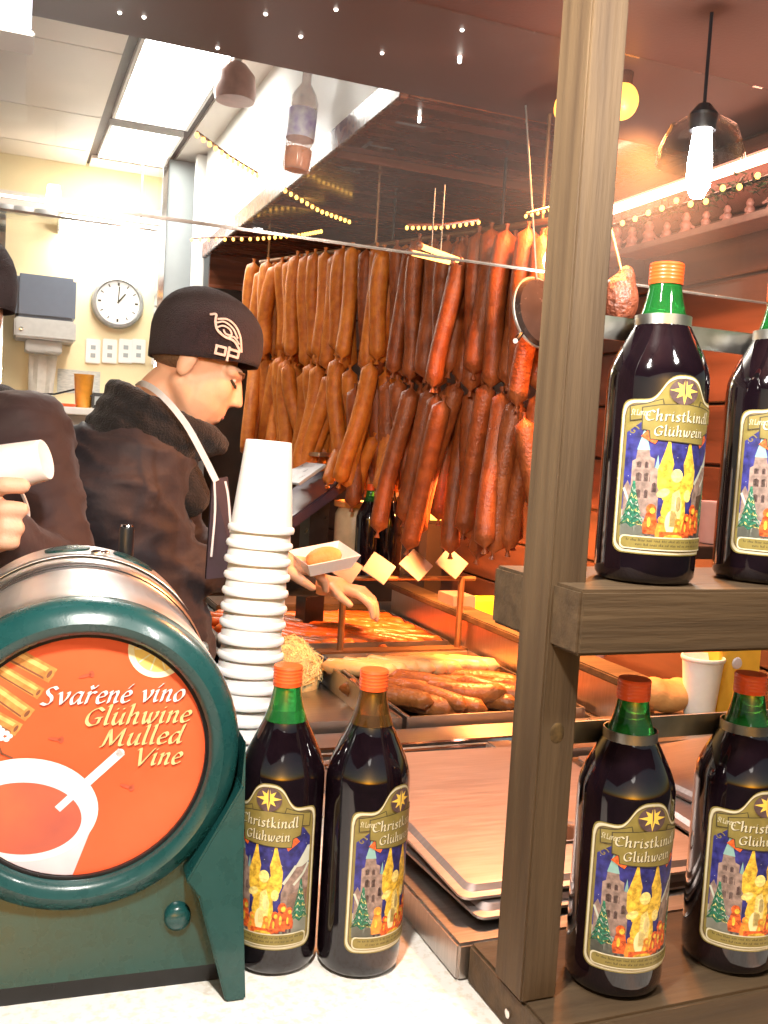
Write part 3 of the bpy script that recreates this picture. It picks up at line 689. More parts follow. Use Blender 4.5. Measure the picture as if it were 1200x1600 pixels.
def place_bottle(src, first, loc, turn, label, group):
    o = src if first else copy_tree(src)
    o.location = loc
    face = atan2(CAM.y-loc[1], CAM.x-loc[0]) + radians(turn)
    o.rotation_euler = (0, 0, face + pi/2)
    tag(o, label, 'bottle', group); return o
GB = 'mulled wine bottles with orange caps'
b1 = PZ(437, 1484, CT); b2 = PZ(562, 1492, CT)
place_bottle(PB, True, (.287, .951, CT), -16, 'green-necked mulled wine bottle standing on the counter against the green urn', GB)
place_bottle(PB2, True, (.372, .921, CT), 50, 'brown-necked mulled wine bottle standing on the counter beside the steel stage', GB)
for i, bx in enumerate(RBX):
    w = ('next to the tall post', 'second from the tall post', 'third from the tall post', 'fourth from the tall post')[i]
    o = place_bottle(PB, False, (.462+bx, .753, CT+.0425), 33, 'mulled wine bottle on the lower plank of the wooden rack, '+w, GB)
    o.scale = (1.05, 1.05, .945)
    o = place_bottle(PB, False, (.462+bx, .753, CT+.4365), 30, 'mulled wine bottle on the upper plank of the wooden rack, '+w, GB); o.scale = (1.05, 1.05, .945)

# ------------------------------------------------------------------ stack of foam cups
cpts = [(.0275, .0), (.0284, .001), (.0292, .008), (.0380, .104), (.0405, .1055), (.0416, .109), (.0405, .1125), (.0375, .113), (.0355, .102), (.0272, .006), (.0002, .005)]
cupme = MB().lathe([(.0002, .004)] + cpts[:-1] + [(.0002, .0055)], 28).mesh(True, angle=50)
cupme.materials.append(M_cup)
base = Vector((.286, 1.150, CT)); lean = Vector((.042, .015, 1)).normalized(); NC = 23
for i in range(NC):
    o = bpy.data.objects.new('foam_cup', cupme); COL.objects.link(o)
    jit = Vector((random.uniform(-.0008, .0008), random.uniform(-.0008, .0008), 0))
    ax = (lean+Vector((random.uniform(-.012, .012), random.uniform(-.012, .012), 0))).normalized()
    o.rotation_mode = 'QUATERNION'; o.rotation_quaternion = (-ax).to_track_quat('Z', 'Y')
    o.location = base + lean*(.1135+i*.0197) + jit
    top = i == NC-1
    tag(o, 'topmost upside-down white foam cup of the tall stack' if top else 'upside-down white foam cup, '+ORD[NC-1-i]+' from the top of the tall stack', 'cup', 'foam cups in the tall stack')
# ------------------------------------------------------------------ mulled wine urn
UX, UY, UZ = .082, .925, .234
U = thing('wine_urn', 'dark green barrel-shaped mulled wine urn with chrome drum and orange round sign', 'urn', (UX, UY, CT), radians(-3))
MY = Matrix.Translation((0, 0, UZ)) @ Matrix.Rotation(-pi/2, 4, 'X')       # lathe axis runs back along +Y
drum = MB().lathe([(.120, .050), (.1515, .050), (.1530, .060), (.1535, .115), (.1520, .118), (.1520, .235), (.1535, .237), (.1540, .252), (.1555, .254), (.1575, .262), (.1570, .395), (.150, .415), (.120, .428), (.0002, .430)], 72, MY).build('drum', M_drum, U, smooth=True, angle=30)
MB().lathe([(.1532, .238), (.1552, .2385), (.1552, .2415), (.1532, .242), (.1532, .238)], 72, MY).build('drum_seam', M_black, drum, smooth=True)
MB().lathe([(.1185, .030), (.121, .006), (.126, .001), (.133, -.002), (.140, .002), (.148, .008), (.1520, .020), (.1530, .034), (.1515, .049), (.148, .0505), (.124, .0505), (.1185, .030)], 72, MY).build('front_ring', M_green, U, smooth=True, angle=50)
MB().lathe([(.1170, .012), (.1205, .012), (.1205, .029), (.1170, .029), (.1170, .012)], 72, MY).build('inner_rim', M_black, U, smooth=True, angle=40)
dl = MB().lathe([(.0002, .016), (.1180, .016), (.1180, .028), (.0002, .028)], 72, MY).build('sign_disc', M_orange, U, smooth=True, angle=40)
# printed sign: unit disc -> metres
DR = .1165
S_ = Print()
def dk(polys): return [[Vector(p)*DR for p in q] for q in polys]
M_cin = pm('print_cinnamon', (.62, .26, .07), .5, var=.3, vs=120); M_cin2 = pm('print_cinnamon_dark', (.22, .08, .04), .5); M_cinl = pm('print_cinnamon_light', (.86, .50, .16), .5, var=.2, vs=120)
M_pgreen = pm('print_green', (.10, .20, .10), .5, var=.4, vs=100); M_lem = pm('print_lemon', (.95, .72, .20), .5, var=.1); M_lem2 = pm('print_lemon_pith', (.95, .90, .62), .5)
M_cw = pm('print_white', (.86, .85, .86), .5, var=.03); M_cw2 = pm('print_cup_grey', (.66, .63, .70), .5, var=.05); M_cw3 = pm('print_cup_inner', (.75, .73, .82), .5, var=.04)
M_liq = pm('print_wine', (.45, .10, .07), .5, col2=(.72, .16, .07), vs=9); M_clove = pm('print_clove', (.50, .10, .05), .5, var=.2)
M_shadow = pm('print_letter_outline', (.30, .06, .03), .5); M_ltan = pm('print_cream_letters', (.86, .66, .30), .5, var=.06)
def stick(x0, y0, x1, y1, wd):
    S_.ink(dk(band([(x0, y0), (x1, y1)], wd)), M_cin); d = Vector((x1-x0, y1-y0)).normalized(); n = Vector((-d.y, d.x))
    S_.ink(dk(band([Vector((x0, y0))+n*wd*.18, Vector((x1, y1))+n*wd*.18], wd*.28)), M_cinl); S_.ink(dk(band([Vector((x0, y0))-n*wd*.38, Vector((x1, y1))-n*wd*.38], wd*.12)), M_cin2, False)
    S_.ink(dk([ellipse(x1, y1, wd*.28, wd*.5, 16, rotd=math.degrees(atan2(d.y, d.x))), ]), M_cin); S_.ink(dk([ellipse(x1, y1, wd*.12, wd*.28, 12, rotd=math.degrees(atan2(d.y, d.x)))]), M_cin2)
stick(-.72, .96, -.28, .70, .13); stick(-.80, .84, -.36, .55, .10); stick(-.95, .78, -.44, .38, .12); stick(-1.1, .62, -.52, .26, .11)
for k in range(7): S_.ink(dk(band([(-.62+.03*k, .98), (-.72-.01*k, .72), (-.98+.02*k, .40-.03*k)], .018)), M_pgreen, k == 0)
S_.ink(dk([ellipse(.58, .90, .25, .25, 40)]), M_lem2); S_.ink(dk([ellipse(.58, .90, .20, .20, 40)]), M_lem)
for k in range(6): S_.ink(dk(band([(.58, .90), (.58+.19*cos(pi+k*pi/5), .90+.19*sin(pi+k*pi/5))], .012)), M_lem2, k == 0)
for x, y, a in ((.0, .68, 15), (-.22, .16, -10), (.36, -.27, -20), (.08, .30, 40)):
    S_.ink(dk([ellipse(x, y, .055, .014, 12, rotd=a), ellipse(x+.05*cos(radians(a)), y+.05*sin(radians(a)), .022, .03, 10, rotd=a)]), M_clove)
for x, y in ((-.95, .22), (-.66, .25), (-.60, .20), (-.98, .16), (-.70, .14)):
    for k in range(5): S_.ink(dk([ellipse(x+.035*cos(k*1.26), y+.028*sin(k*1.26), .024, .02, 10)]), M_cw, k == 0)
S_.ink(dk(band([(-.66, .16), (-.62, .06), (-.54, .02)], .016)), M_cin2)
# printed cup
S_.ink(dk([[(-.95, -.5), (.09, -.62), (-.06, -1.05), (-.62, -1.05)]]), M_cw2)
S_.ink(dk([ellipse(-.43, -.42, .575, .43, 56, rotd=-8)]), M_cw); S_.ink(dk([ellipse(-.43, -.43, .49, .365, 56, rotd=-8)]), M_cw3)
S_.ink(dk([ellipse(-.44, -.49, .455, .30, 56, rotd=-8)]), M_liq)
S_.ink(dk(band([(.30, .02), (.02, -.24)], .075)), M_cw); S_.ink(dk([ellipse(.30, .02, .036, .036, 16)]), M_cw, False)
S_.ink(dk(band([(.02, -.24), (-.17, -.42)], .062)), M_cw3); S_.ink(dk(band([(-.02, -.27), (-.17, -.41)], .04)), M_cw)
for tx, xr, y, wd, mt in (('Svařené víno', .80, .45, 1.14, M_cw), ('Glühwine', .86, .265, .86, M_ltan), ('Mulled', .80, .085, .66, M_ltan), ('Vine', .80, -.095, .38, M_ltan)):
    S_.ink([[Vector((p.x*DR+.0007, p.y*DR-.0009)) for p in q] for q in text_polys(tx, xr, y, .096, wd, right=True, shear=.26, nw=.26)], M_shadow)
    S_.ink(dk(text_polys(tx, xr, y, .096, wd, right=True, shear=.26, nw=.23)), mt)
S_.build('sign_print', lambda v: Vector((v.x, .0158-v.z, UZ+v.y)), dl, clip=DR)
# cradle: two flaring legs, sunken front panel
def cradle_side(s):
    poly = [(.100, .115), (.153, .20), (.1570, .245), (.1560, .10), (.1600, .0), (.1400, .0), (.1320, .03), (.112, .10)]
    M = Matrix.Rotation(pi/2, 4, 'X')
    m = MB(); n_ = len(poly); yf = lambda z: .008-.046*max(0, 1-z/.245)
    m.add([(s*x, yf(z), z) for x, z in poly] + [(s*x, .30, z) for x, z in poly], [tuple(range(n_)), tuple(range(2*n_-1, n_-1, -1))] + [(i, (i+1) % n_, n_+(i+1) % n_, n_+i) for i in range(n_)]); return m
for s in (-1, 1): cradle_side(s).build('leg', M_green, U, bevel=.004)
pp = [(-.140, .022), (.140, .022), (.128, .05), (.112, .15)] + [(.118*cos(a), .240+.118*sin(a)) for a in [(-.15-.7*k/8)*pi/1 for k in range(9)]] + [(-.112, .15), (-.128, .05)]
np_ = len(pp); MB().add([(x, .040-.050*max(0, 1-z/.20), z) for x, z in pp] + [(x, .29, z) for x, z in pp], [tuple(range(np_)), tuple(range(2*np_-1, np_-1, -1))] + [(i, (i+1) % np_, np_+(i+1) % np_, np_+i) for i in range(np_)]).build('front_panel', M_green, U)
MB().box(-.1395, .1395, .004, .28, .0, .0215).build('gap_block', M_black, U)  # black block stands in for the dark gap under the front panel
MB().lathe([(.0002, -.007), (.0085, -.0065), (.0125, -.003), (.0135, .002), (.0135, .006)], 24, Matrix.Translation((.096, .004, .070)) @ Matrix.Rotation(-pi/2, 4, 'X')).build('knob', M_green, U, smooth=True)
# lid on top of the drum with green grip ovals, and the tap handle behind
lid = MB()
for iy in range(9):
    pass
def drum_patch(a0, a1, y0, y1, r, na=14, nb=4):
    v = [(r*sin(a0+(a1-a0)*i/na), y0+(y1-y0)*j/nb, UZ+r*cos(a0+(a1-a0)*i/na)) for i in range(na+1) for j in range(nb+1)]
    return v, [(i*(nb+1)+j, (i+1)*(nb+1)+j, (i+1)*(nb+1)+j+1, i*(nb+1)+j+1) for i in range(na) for j in range(nb)]
lid = MB()
for r in (.1572, .1610): lid.add(*drum_patch(-.95, .95, .285, .385, r, 26))
lo = lid.build('lid', M_drum, U, smooth=True)
sol = lo.modifiers.new('s', 'SOLIDIFY'); sol.thickness = .001
def oval(a, y, ra, ry, r, nm):
    v = [(r*sin(a), y, UZ+r*cos(a))] + [(r*sin(a+ra*cos(t)), y+ry*sin(t), UZ+r*cos(a+ra*cos(t))) for t in [2*pi*k/28 for k in range(28)]]
    me = bpy.data.meshes.new(nm); me.from_pydata(v, [], [(0, 1+k, 1+(k+1) % 28) for k in range(28)])
    o = link(nm, me, M_green, lo); sm = o.modifiers.new('s', 'SOLIDIFY'); sm.thickness = .0025; sm.offset = 0; return o
oval(-.10, .345, .17, .024, .1622, 'grip_oval'); oval(.42, .345, .17, .024, .1622, 'grip_oval')
MB().ell((.022, .305, UZ+.1620), (.012, .007, .004), 14, 8).build('lid_button', M_chrome, lo, smooth=True)
MB().ell((.142, .215, UZ+.060), (.006, .008, .008), 12, 8).build('hinge_pin', M_zinc, U, smooth=True)
tp = MB().lathe([(.010, 0), (.010, .056), (.009, .060), (.0002, .061)], 18, Matrix.Translation((.060, .405, UZ+.125))).build('tap_handle', M_black, U, smooth=True)
MB().lathe([(.0088, .0605), (.0080, .0632), (.0002, .0634)], 18, Matrix.Translation((.060, .405, UZ+.125))).build('handle_cap', M_chrome, tp, smooth=True)

# ------------------------------------------------------------------ steel lids lying on the stage
def lid_plate(loc, sx, sy, rz, tilt, label, hole=True):
    t = thing('cover_plate', label, 'lid', loc, radians(rz), 'flat stainless lids on the stage'); t.rotation_euler = (radians(tilt[0]), radians(tilt[1]), radians(rz))
    n = 10; m = MB()
    def rr(i, r):
        return [(cx+r*cos(a), cy+r*sin(a)) for cx, cy, b in ((sx/2-i-r, sy/2-i-r, 0), (-sx/2+i+r, sy/2-i-r, 1), (-sx/2+i+r, -sy/2+i+r, 2), (sx/2-i-r, -sy/2+i+r, 3)) for a in [b*pi/2+k*pi/10 for k in range(6)]]
    rings = [(0, .012, 0), (0, .012, .003), (.010, .012, .0035), (.016, .012, .009), (.022, .012, .0095)]
    v = []; f = []; N = 24
    for i, r, z in rings: v += [(x, y, z) for x, y in rr(i, r)]
    for j in range(len(rings)-1): f += [(j*N+k, j*N+(k+1) % N, (j+1)*N+(k+1) % N, (j+1)*N+k) for k in range(N)]
    f += [tuple((len(rings)-1)*N+k for k in range(N)), tuple(range(N-1, -1, -1))]
    m.add(v, f); m.build('plate', M_steel_l, t, smooth=True, angle=20)
    if hole:
        M = Matrix.Translation((sx*.02, -.105, .0096))
        m = MB().lathe([(.034, 0), (.038, .003), (.036, .004), (.032, .001), (.0315, -.004), (.034, 0)], 32, M @ Matrix.Diagonal((1.25, .8, 1, 1))); m.build('grip_rim', M_steel_l, t, smooth=True)
        MB().lathe([(.0315, .0008), (.020, -.0002), (.0002, -.0004)], 32, M @ Matrix.Translation((0, 0, .0008)) @ Matrix.Diagonal((1.25, .8, 1, 1))).build('grip_recess', pm('dark_steel', (.20, .16, .14), .3, 1.), t, smooth=True)
    return t
lid_plate((.655, 1.095, CT+.048), .36, .42, 4, (1.0, 1.5), 'flat stainless lid at the bottom of the stack, turned slightly askew', False)
lid_plate((.665, 1.115, CT+.066), .37, .44, 0, (1.6, .6), 'top flat stainless lid with an oval grip beside the rack post')
lid_plate((1.09, 1.10, CT+.0485), .40, .42, -3, (.8, 0), 'flat stainless lid lying behind the rack bottles', False)
lid_plate((1.12, 1.13, CT+.064), .36, .36, 8, (1.2, -1.2), 'smaller stainless lid stacked askew behind the rack bottles')

# ------------------------------------------------------------------ hanging sausages
def sausage_mesh(L, r, bend, n=12, seg=16, twist=0., nip=True):
    """hangs from the origin down to -L"""
    pts = []; rads = []
    for i in range(seg+1):
        u = .5-.5*cos(pi*i/seg); u = .35*u+.65*i/seg; s = -L*u
        e = min(u, 1-u)*L
        rr = r*min(1, sqrt(max(0, 1-(1-min(1, e/(r*.95)))**2))*.92+.10)*(1+.04*sin(7*u+bend*3))
        pts.append((bend*L*sin(pi*u*.5)**2*cos(twist)+.006*sin(5*u+bend), bend*L*sin(pi*u*.5)**2*sin(twist)+.004*cos(4*u), s)); rads.append(max(rr, .003))
    if nip:
        a, b = Vector(pts[0]), Vector(pts[-1]); d = (b-Vector(pts[-2])).normalized()
        pts = [a+Vector((0, 0, .012)), a+Vector((0, 0, .005))] + pts + [b+d*.006, b+d*.013]; rads = [.006, .004] + rads + [.0045, .007]
    me = MB().tube(pts, rads, n).mesh(True, angle=80); return me
RA, RB = Vector((.795, 3.20, 2.185)), Vector((1.045, 1.70, 2.075))
rodA = thing('hanging_rail', 'round metal rail under the hood from which all the smoked sausages hang', 'rail', RA)
MB().tube([(0, 0, 0), RB-RA], .007, 10).build('bar', M_brz, rodA, smooth=True)
for u in (.04, .5, .95): q = (RB-RA)*u; MB().tube([q+Vector((0, 0, .007)), Vector((q.x, q.y, HZ-RA.z-.001))], .004, 8).build('hanger', M_brz, rodA)
varA = []
for i in range(7):
    me = sausage_mesh(random.uniform(.27, .33), random.uniform(.019, .0245), random.uniform(-.06, .06), twist=random.uniform(0, 6)); me.materials.append(M_saus); varA.append(me)
varB = []
for i in range(6):
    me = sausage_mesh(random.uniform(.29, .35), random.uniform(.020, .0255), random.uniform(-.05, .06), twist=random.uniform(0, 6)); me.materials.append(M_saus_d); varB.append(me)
varC = []
for i in range(6):
    me = sausage_mesh(random.uniform(.27, .33), random.uniform(.0205, .0240), random.choice((-.22, -.12, .12, .25, .08)), twist=random.choice((0, pi, .6, 2.6, -.5))); me.materials.append(M_saus); varC.append(me)
varD = []
for i in range(5):
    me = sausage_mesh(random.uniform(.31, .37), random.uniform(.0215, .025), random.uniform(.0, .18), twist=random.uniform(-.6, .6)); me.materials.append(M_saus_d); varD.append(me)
def hang(me, loc, lab, grp, tilt=.05, rz=None):
    o = bpy.data.objects.new('smoked_sausage', me); COL.objects.link(o); o.location = loc
    o.rotation_euler = (random.gauss(0, tilt), random.gauss(0, tilt), random.uniform(0, 6.28) if rz is None else rz)
    return tag(o, lab, 'sausage', grp)
NS = 27; RD = (RB-RA).normalized(); RN = Vector((-RD.y, RD.x, 0)).normalized()
for i in range(NS):
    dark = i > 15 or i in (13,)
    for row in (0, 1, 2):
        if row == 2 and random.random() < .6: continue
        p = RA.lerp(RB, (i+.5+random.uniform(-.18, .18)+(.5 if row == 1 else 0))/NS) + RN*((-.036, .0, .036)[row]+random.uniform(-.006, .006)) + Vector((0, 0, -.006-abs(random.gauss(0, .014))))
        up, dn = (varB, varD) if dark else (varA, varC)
        kind = 'dark reddish' if dark else 'orange-brown'
        where = ('outer row', 'middle row', 'inner row')[row]+', '+ORD[(NS-1-i) if dark else i]+(' from the round pan' if dark else ' from the far rail end')
        me = random.choice(up); L = -min(v.co.z for v in me.vertices)
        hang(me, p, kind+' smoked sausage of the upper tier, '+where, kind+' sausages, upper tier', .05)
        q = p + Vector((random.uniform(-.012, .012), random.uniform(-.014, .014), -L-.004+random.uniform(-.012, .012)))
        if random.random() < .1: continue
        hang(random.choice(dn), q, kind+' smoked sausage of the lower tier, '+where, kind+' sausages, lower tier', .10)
# short ends dangling under the orange bunch
varE = []
for i in range(3):
    me = sausage_mesh(random.uniform(.12, .17), random.uniform(.017, .021), random.uniform(-.25, .25)); me.materials.append(M_saus); varE.append(me)
for q in ((505, 690), (535, 700), (560, 695), (585, 700), (600, 690), (625, 690), (470, 680), (445, 675)):
    t_ = ray(q[0], q[1]); k_ = (RA.x*RD.y-RA.y*RD.x)/(t_.x*RD.y-t_.y*RD.x); p = CAM+t_*k_; p.z += .03
    hang(random.choice(varE), p, 'short sausage end dangling below the orange bunch', 'short sausage ends', .25)
# ------------------------------------------------------------------ food in the trays
FZ = CT-.010
def tray(x0, x1, y0, y1, label):
    t = thing('food_tray', label, 'tray', (0, 0, 0))
    MB().box(x0, x1, y0, y1, CT-.036, CT-.026).build('base', M_steel, t)
    m = MB()
    for a in ((x0, x0+.006, y0, y1), (x1-.006, x1, y0, y1), (x0+.006, x1-.006, y0, y0+.006), (x0+.006, x1-.006, y1-.006, y1)): m.box(*a, CT-.0255, CT+.030)
    m.build('side_walls', M_steel, t, bevel=.002)
tray(.54, .735, 1.66, 2.20, 'steel tray holding the sauerkraut heap')
tray(.745, 1.15, 1.66, 2.20, 'steel tray with pale bratwursts and roast meat')
tray(.54, 1.15, 2.32, 2.78, 'steel tray heaped with red grilled sausages behind the price signs')
def lying(L, r, bend, mat):
    pts = []; rads = []; seg = 9
    for i in range(seg+1):
        u = i/seg; e = min(u, 1-u)*L; pts.append((L*(u-.5), bend*L*(4*(u-.5)**2), 0)); rads.append(max(.003, r*sqrt(max(0.02, 1-(1-min(1, e/(r*1.2)))**2))))
    me = MB().tube(pts, rads, 10).mesh(True, angle=80); me.materials.append(mat); return me
vr = [lying(random.uniform(.13, .16), random.uniform(.014, .017), random.uniform(-.15, .15), M_saus_r) for _ in range(5)]
vw = [lying(random.uniform(.13, .16), random.uniform(.018, .021), random.uniform(-.12, .12), M_saus_w) for _ in range(4)]
vm = [lying(random.uniform(.14, .20), random.uniform(.018, .024), random.uniform(-.2, .2), M_meat) for _ in range(4)]
def lay(me, nm, loc, rz, lab, cat, grp, rx=0, ry=0):
    o = bpy.data.objects.new(nm, me); COL.objects.link(o); o.location = loc; o.rotation_euler = (rx, ry, rz); return tag(o, lab, cat, grp)
rr_ = lambda a: random.uniform(-a, a)
for layer in range(2):
    for row, yy in enumerate((2.38, 2.47, 2.56, 2.65, 2.73)):
        for k in range(13):
            x = .60+layer*.02+k*.042
            if x > 1.11: continue
            place = ORD[k]+' along the '+('front', 'second', 'third', 'fourth', 'rear')[row]+' row, '+('bottom', 'top')[layer]+' layer'
            lay(random.choice(vr), 'grilled_sausage', (x+rr_(.005), yy+rr_(.008), CT-.006+layer*.026), radians(-40+rr_(9)), 'red grilled sausage, '+place, 'sausage', 'red grilled sausages', ry=rr_(.06))
for k in range(21):
    x = .775+(k % 11)*.034; row = k//11; yy = (2.13, 2.06)[row]; zz = (.004, .030)[row]
    lay(random.choice(vw), 'bratwurst', (x, yy+rr_(.008), CT+zz), radians(-38+rr_(8)), 'pale plump bratwurst beside the sauerkraut, '+ORD[k % 11]+' in the '+('rear', 'front')[row]+' row', 'sausage', 'pale bratwursts')
for k in range(18):
    x = .80+(k % 9)*.038; row = k//9; yy = (1.93, 1.83)[row]; zz = (.004, .010)[row]
    lay(random.choice(vm), 'roast_piece', (x, yy+rr_(.01), CT+zz+.014*(k % 2)), radians(-42+rr_(14)), 'dark brown roast piece before the bratwursts, '+ORD[k % 9]+' in the '+('rear', 'front')[row]+' row', 'meat', 'roast meat pieces', ry=rr_(.1))
# sauerkraut heap
m = MB(); kc = Vector((.640, 2.13, CT-.006))
for i in range(1500):
    a, rr = random.uniform(0, 2*pi), sqrt(random.random()); u = Vector((.084*rr*cos(a), .072*rr*sin(a), 0)); u.z = .086*sqrt(max(0, 1-rr*rr))*(1+.12*noise.noise(u*25))+random.uniform(-.003, .006)
    nv = Vector((u.x/.082**2, u.y/.072**2, u.z/.086**2)).normalized(); d = Vector((random.gauss(0, 1), random.gauss(0, 1), random.gauss(0, 1))); d = (d-nv*d.dot(nv)*1.0).normalized()*random.uniform(.010, .020); s = Vector((random.gauss(0, 1), random.gauss(0, 1), random.gauss(0, 1)))*.004
    p = kc+u
    m.tube([p-d, p+s, p+d], .0014, 4)
m.ell((kc.x, kc.y, kc.z), (.080, .068, .083), 24, 12)
tag(m.build('sauerkraut', M_kraut, smooth=True), 'pale yellow shredded sauerkraut heaped in a steel tray', 'sauerkraut')
# price sign stand between the trays
t = thing('price_stand', 'brown wire stand with four small tilted square price plates over the food', 'sign stand', (0, 0, 0))
YS = 2.26
pa, pb = PY(533, 985, YS), PY(716, 985, YS); zt = PY(600, 890, YS).z
for p in (pa, pb): MB().tube([(p.x, YS, CT+.0155), (p.x, YS, zt-.02)], .009, 8).build('upright', M_brz, t, smooth=True)
MB().box(pa.x-.06, pb.x+.06, YS-.025, YS+.025, CT+.0152, CT+.026).build('foot_bar', M_brz, t, bevel=.002)
MB().tube([(pa.x-.02, YS, zt-.022), (pb.x+.04, YS, zt-.022)], .006, 8).build('cross_bar', M_brz, t, smooth=True)
M_plate = pm('pale_card', (.22, .17, .17), .45, var=.08, vs=30)
for px, py in ((540, 888), (592, 888), (650, 883), (706, 880)):
    p = PY(px, py, YS-.012)
    M = Matrix.Translation(p) @ Matrix.Rotation(radians(-35), 4, 'X') @ Matrix.Rotation(radians(45), 4, 'Y') @ Matrix.Rotation(radians(random.uniform(-6, 6)), 4, 'Y')
    MB().obox(M, .068, .004, .068).build('price_plate', M_plate, t, bevel=.001)
# ------------------------------------------------------------------ things behind the food
t = thing('weighing_scale', 'dark counter scale with tilted blue-grey display behind the foam cups', 'scale', PD(492, 800, 2.75)); t.rotation_euler = (0, 0, radians(10))
MB().obox(Matrix.Translation((0, 0, .06)) @ Matrix.Rotation(radians(-35), 4, 'Y'), .30, .20, .03).build('body', pm('slate_plastic', (.05, .035, .06), .4), t, bevel=.004)
MB().obox(Matrix.Translation((-.06, -.02, .11)) @ Matrix.Rotation(radians(-35), 4, 'Y'), .10, .14, .008).build('display', pm('display_grey', (.35, .38, .40), .3), t, bevel=.002)
MB().obox(Matrix.Translation((.03, .02, .165)), .10, .12, .012).build('pan', M_steel, t, bevel=.003)
MB().box(-.03, .03, -.03, .03, -.40, .03).build('column', M_black, t)
t = thing('lidded_jar', 'cream plastic jar with flat wooden lid behind the price signs', 'jar', PD(552, 842, 2.70))
MB().lathe([(.050, -.06), (.055, -.05), (.055, .07), (.045, .09)], 24).build('body', pm('cream_plastic', (.55, .44, .28), .4), t, smooth=True)
MB().lathe([(.058, .0905), (.060, .094), (.060, .106), (.0002, .108)], 24).build('lid', M_bread, t, smooth=True)
t = thing('glass_jar', 'clear glass jar with pale lid behind the two small bottles', 'jar', PD(607, 835, 2.85))
MB().lathe([(.075, -.12), (.078, -.1), (.078, .075), (.055, .10), (.055, .115)], 28).build('body', M_cglass, t, smooth=True)
MB().lathe([(.060, .1155), (.060, .135), (.0002, .137)], 24).build('lid', M_plate, t, smooth=True)
for i, (px, lab) in enumerate(((572, 'small dark bottle with red cap and green neck beside the cream jar'), (603, 'small dark bottle with red cap next to the hanging dark sausages'))):
    o = copy_tree(PB if i == 0 else PB2); p = PD(px, 905, 2.60); o.location = p; o.scale = (.82, .82, .82); o.rotation_euler = (0, 0, 2.2); tag(o, lab, 'bottle', 'small red-capped bottles behind the food')
bx = thing('back_shelf', 'dark shelf behind the trays carrying jars and bottles', 'shelf', (.62, 2.83, CT+.02))
MB().box(0, .52, 0, .17, 0, .02).build('plank', M_woodh, bx, bevel=.003)
for x in (.02, .48): MB().box(x, x+.02, .02, .15, -.0045, -.0005).build('foot', M_woodh, bx)
t = thing('lantern', 'glowing tall orange lantern window between the sausage bunches', 'lantern', PD(676, 812, 3.2))
MB().box(-.022, .022, -.02, .02, 0, .26).build('pane', emat('lantern_glow', (1, .42, .06), 2.2), t)
m = MB()
for x in (-.03, .0225):
    m.box(x, x+.0075, -.028, .028, -.01, .27)
m.box(-.0225, .0225, -.028, .028, -.01, -.0005).box(-.0225, .0225, -.028, .028, .2605, .275); m.build('frame', M_dark, t, bevel=.001)
MB().box(-.03, .03, -.03, .03, -.37, -.011).build('stand', M_dark, t)
# cards and cups on the right-hand side shelf
t = thing('card_box', 'bright yellow-green open card box on the side shelf', 'box', (1.30, 2.40, CT+.046))
MB().box(-.06, .06, -.05, .05, 0, .085).build('body', pm('lime_card', (.72, .75, .04), .5, var=.08), t, bevel=.002)
MB().box(-.13, -.061, -.05, .05, 0, .10).build('paper_stack', M_plate, t, bevel=.001)
M_pink = pm('pink_plastic', (.80, .42, .36), .4, var=.05)
pcup = MB().lathe([(.0002, .002), (.020, 0), (.021, .003), (.0275, .062), (.029, .064), (.029, .067), (.0265, .067), (.019, .006), (.0002, .005)], 22).mesh(True, angle=50); pcup.materials.append(M_pink)
for p, lab in ((Vector((1.30, 1.86, CT+.046)), 'small pink plastic cup on the side shelf beyond the ledge'), (PD(1111, 848, 1.55), 'small pink plastic cup on a rear ledge between the upper rack bottles')):
    o = bpy.data.objects.new('plastic_cup', pcup); COL.objects.link(o); o.location = p; tag(o, lab, 'cup', 'pink plastic cups')
p = PD(1111, 848, 1.55)
t = thing('rear_ledge', 'dark narrow ledge behind the upper rack bottles', 'ledge', (p.x, p.y, p.z-.001))
MB().box(-.14, RX-p.x-.006, -.05, .05, -.02, 0).build('plank', M_rwall, t, bevel=.002)
MB().box(RX-p.x-.03, RX-p.x-.006, -.04, .04, -.09, -.0205).build('bracket', M_rwall, t, bevel=.002)
# bread, yellow carton and white cup on the counter behind the rack
t = thing('side_table', 'orange-lit steel side table behind the rack bottles', 'table', (1.02, 1.43, CT+.016))
MB().box(.0, .38, -.02, .04, .0, .055).build('body', M_steel, t, bevel=.003)
bp = PD(1088, 1072, 1.72)
o = blob(MB().ell((0, 0, 0), (.055, .038, .032)).ell((-.03, .0, .008), (.03, .034, .03)).ell((.03, .005, .004), (.028, .03, .03)), 'bread_roll', M_bread, .005, 4); o.location = (1.20, 1.47, CT+.103); tag(o, 'golden crusty bread roll on the side table behind the rack', 'bread')
t = thing('carton', 'tall yellow carton behind the right-hand rack bottle', 'carton', (1.33, 1.46, CT+.0725))
MB().box(-.045, .055, -.03, .03, 0, .17).build('body', pm('yellow_card', (.85, .52, .06), .5, var=.05), t, bevel=.002)
MB().lathe([(.0002, .0), (.012, .001), (.010, .004), (.0002, .005)], 16, Matrix.Translation((-.005, -.0305, .10)) @ Matrix.Rotation(pi/2, 4, 'X')).build('print_badge', M_cw2, t, smooth=True)
o = bpy.data.objects.new('foam_cup', cupme); COL.objects.link(o); o.location = (1.255, 1.442, CT+.0725); tag(o, 'white foam cup standing upright before the yellow carton', 'cup')
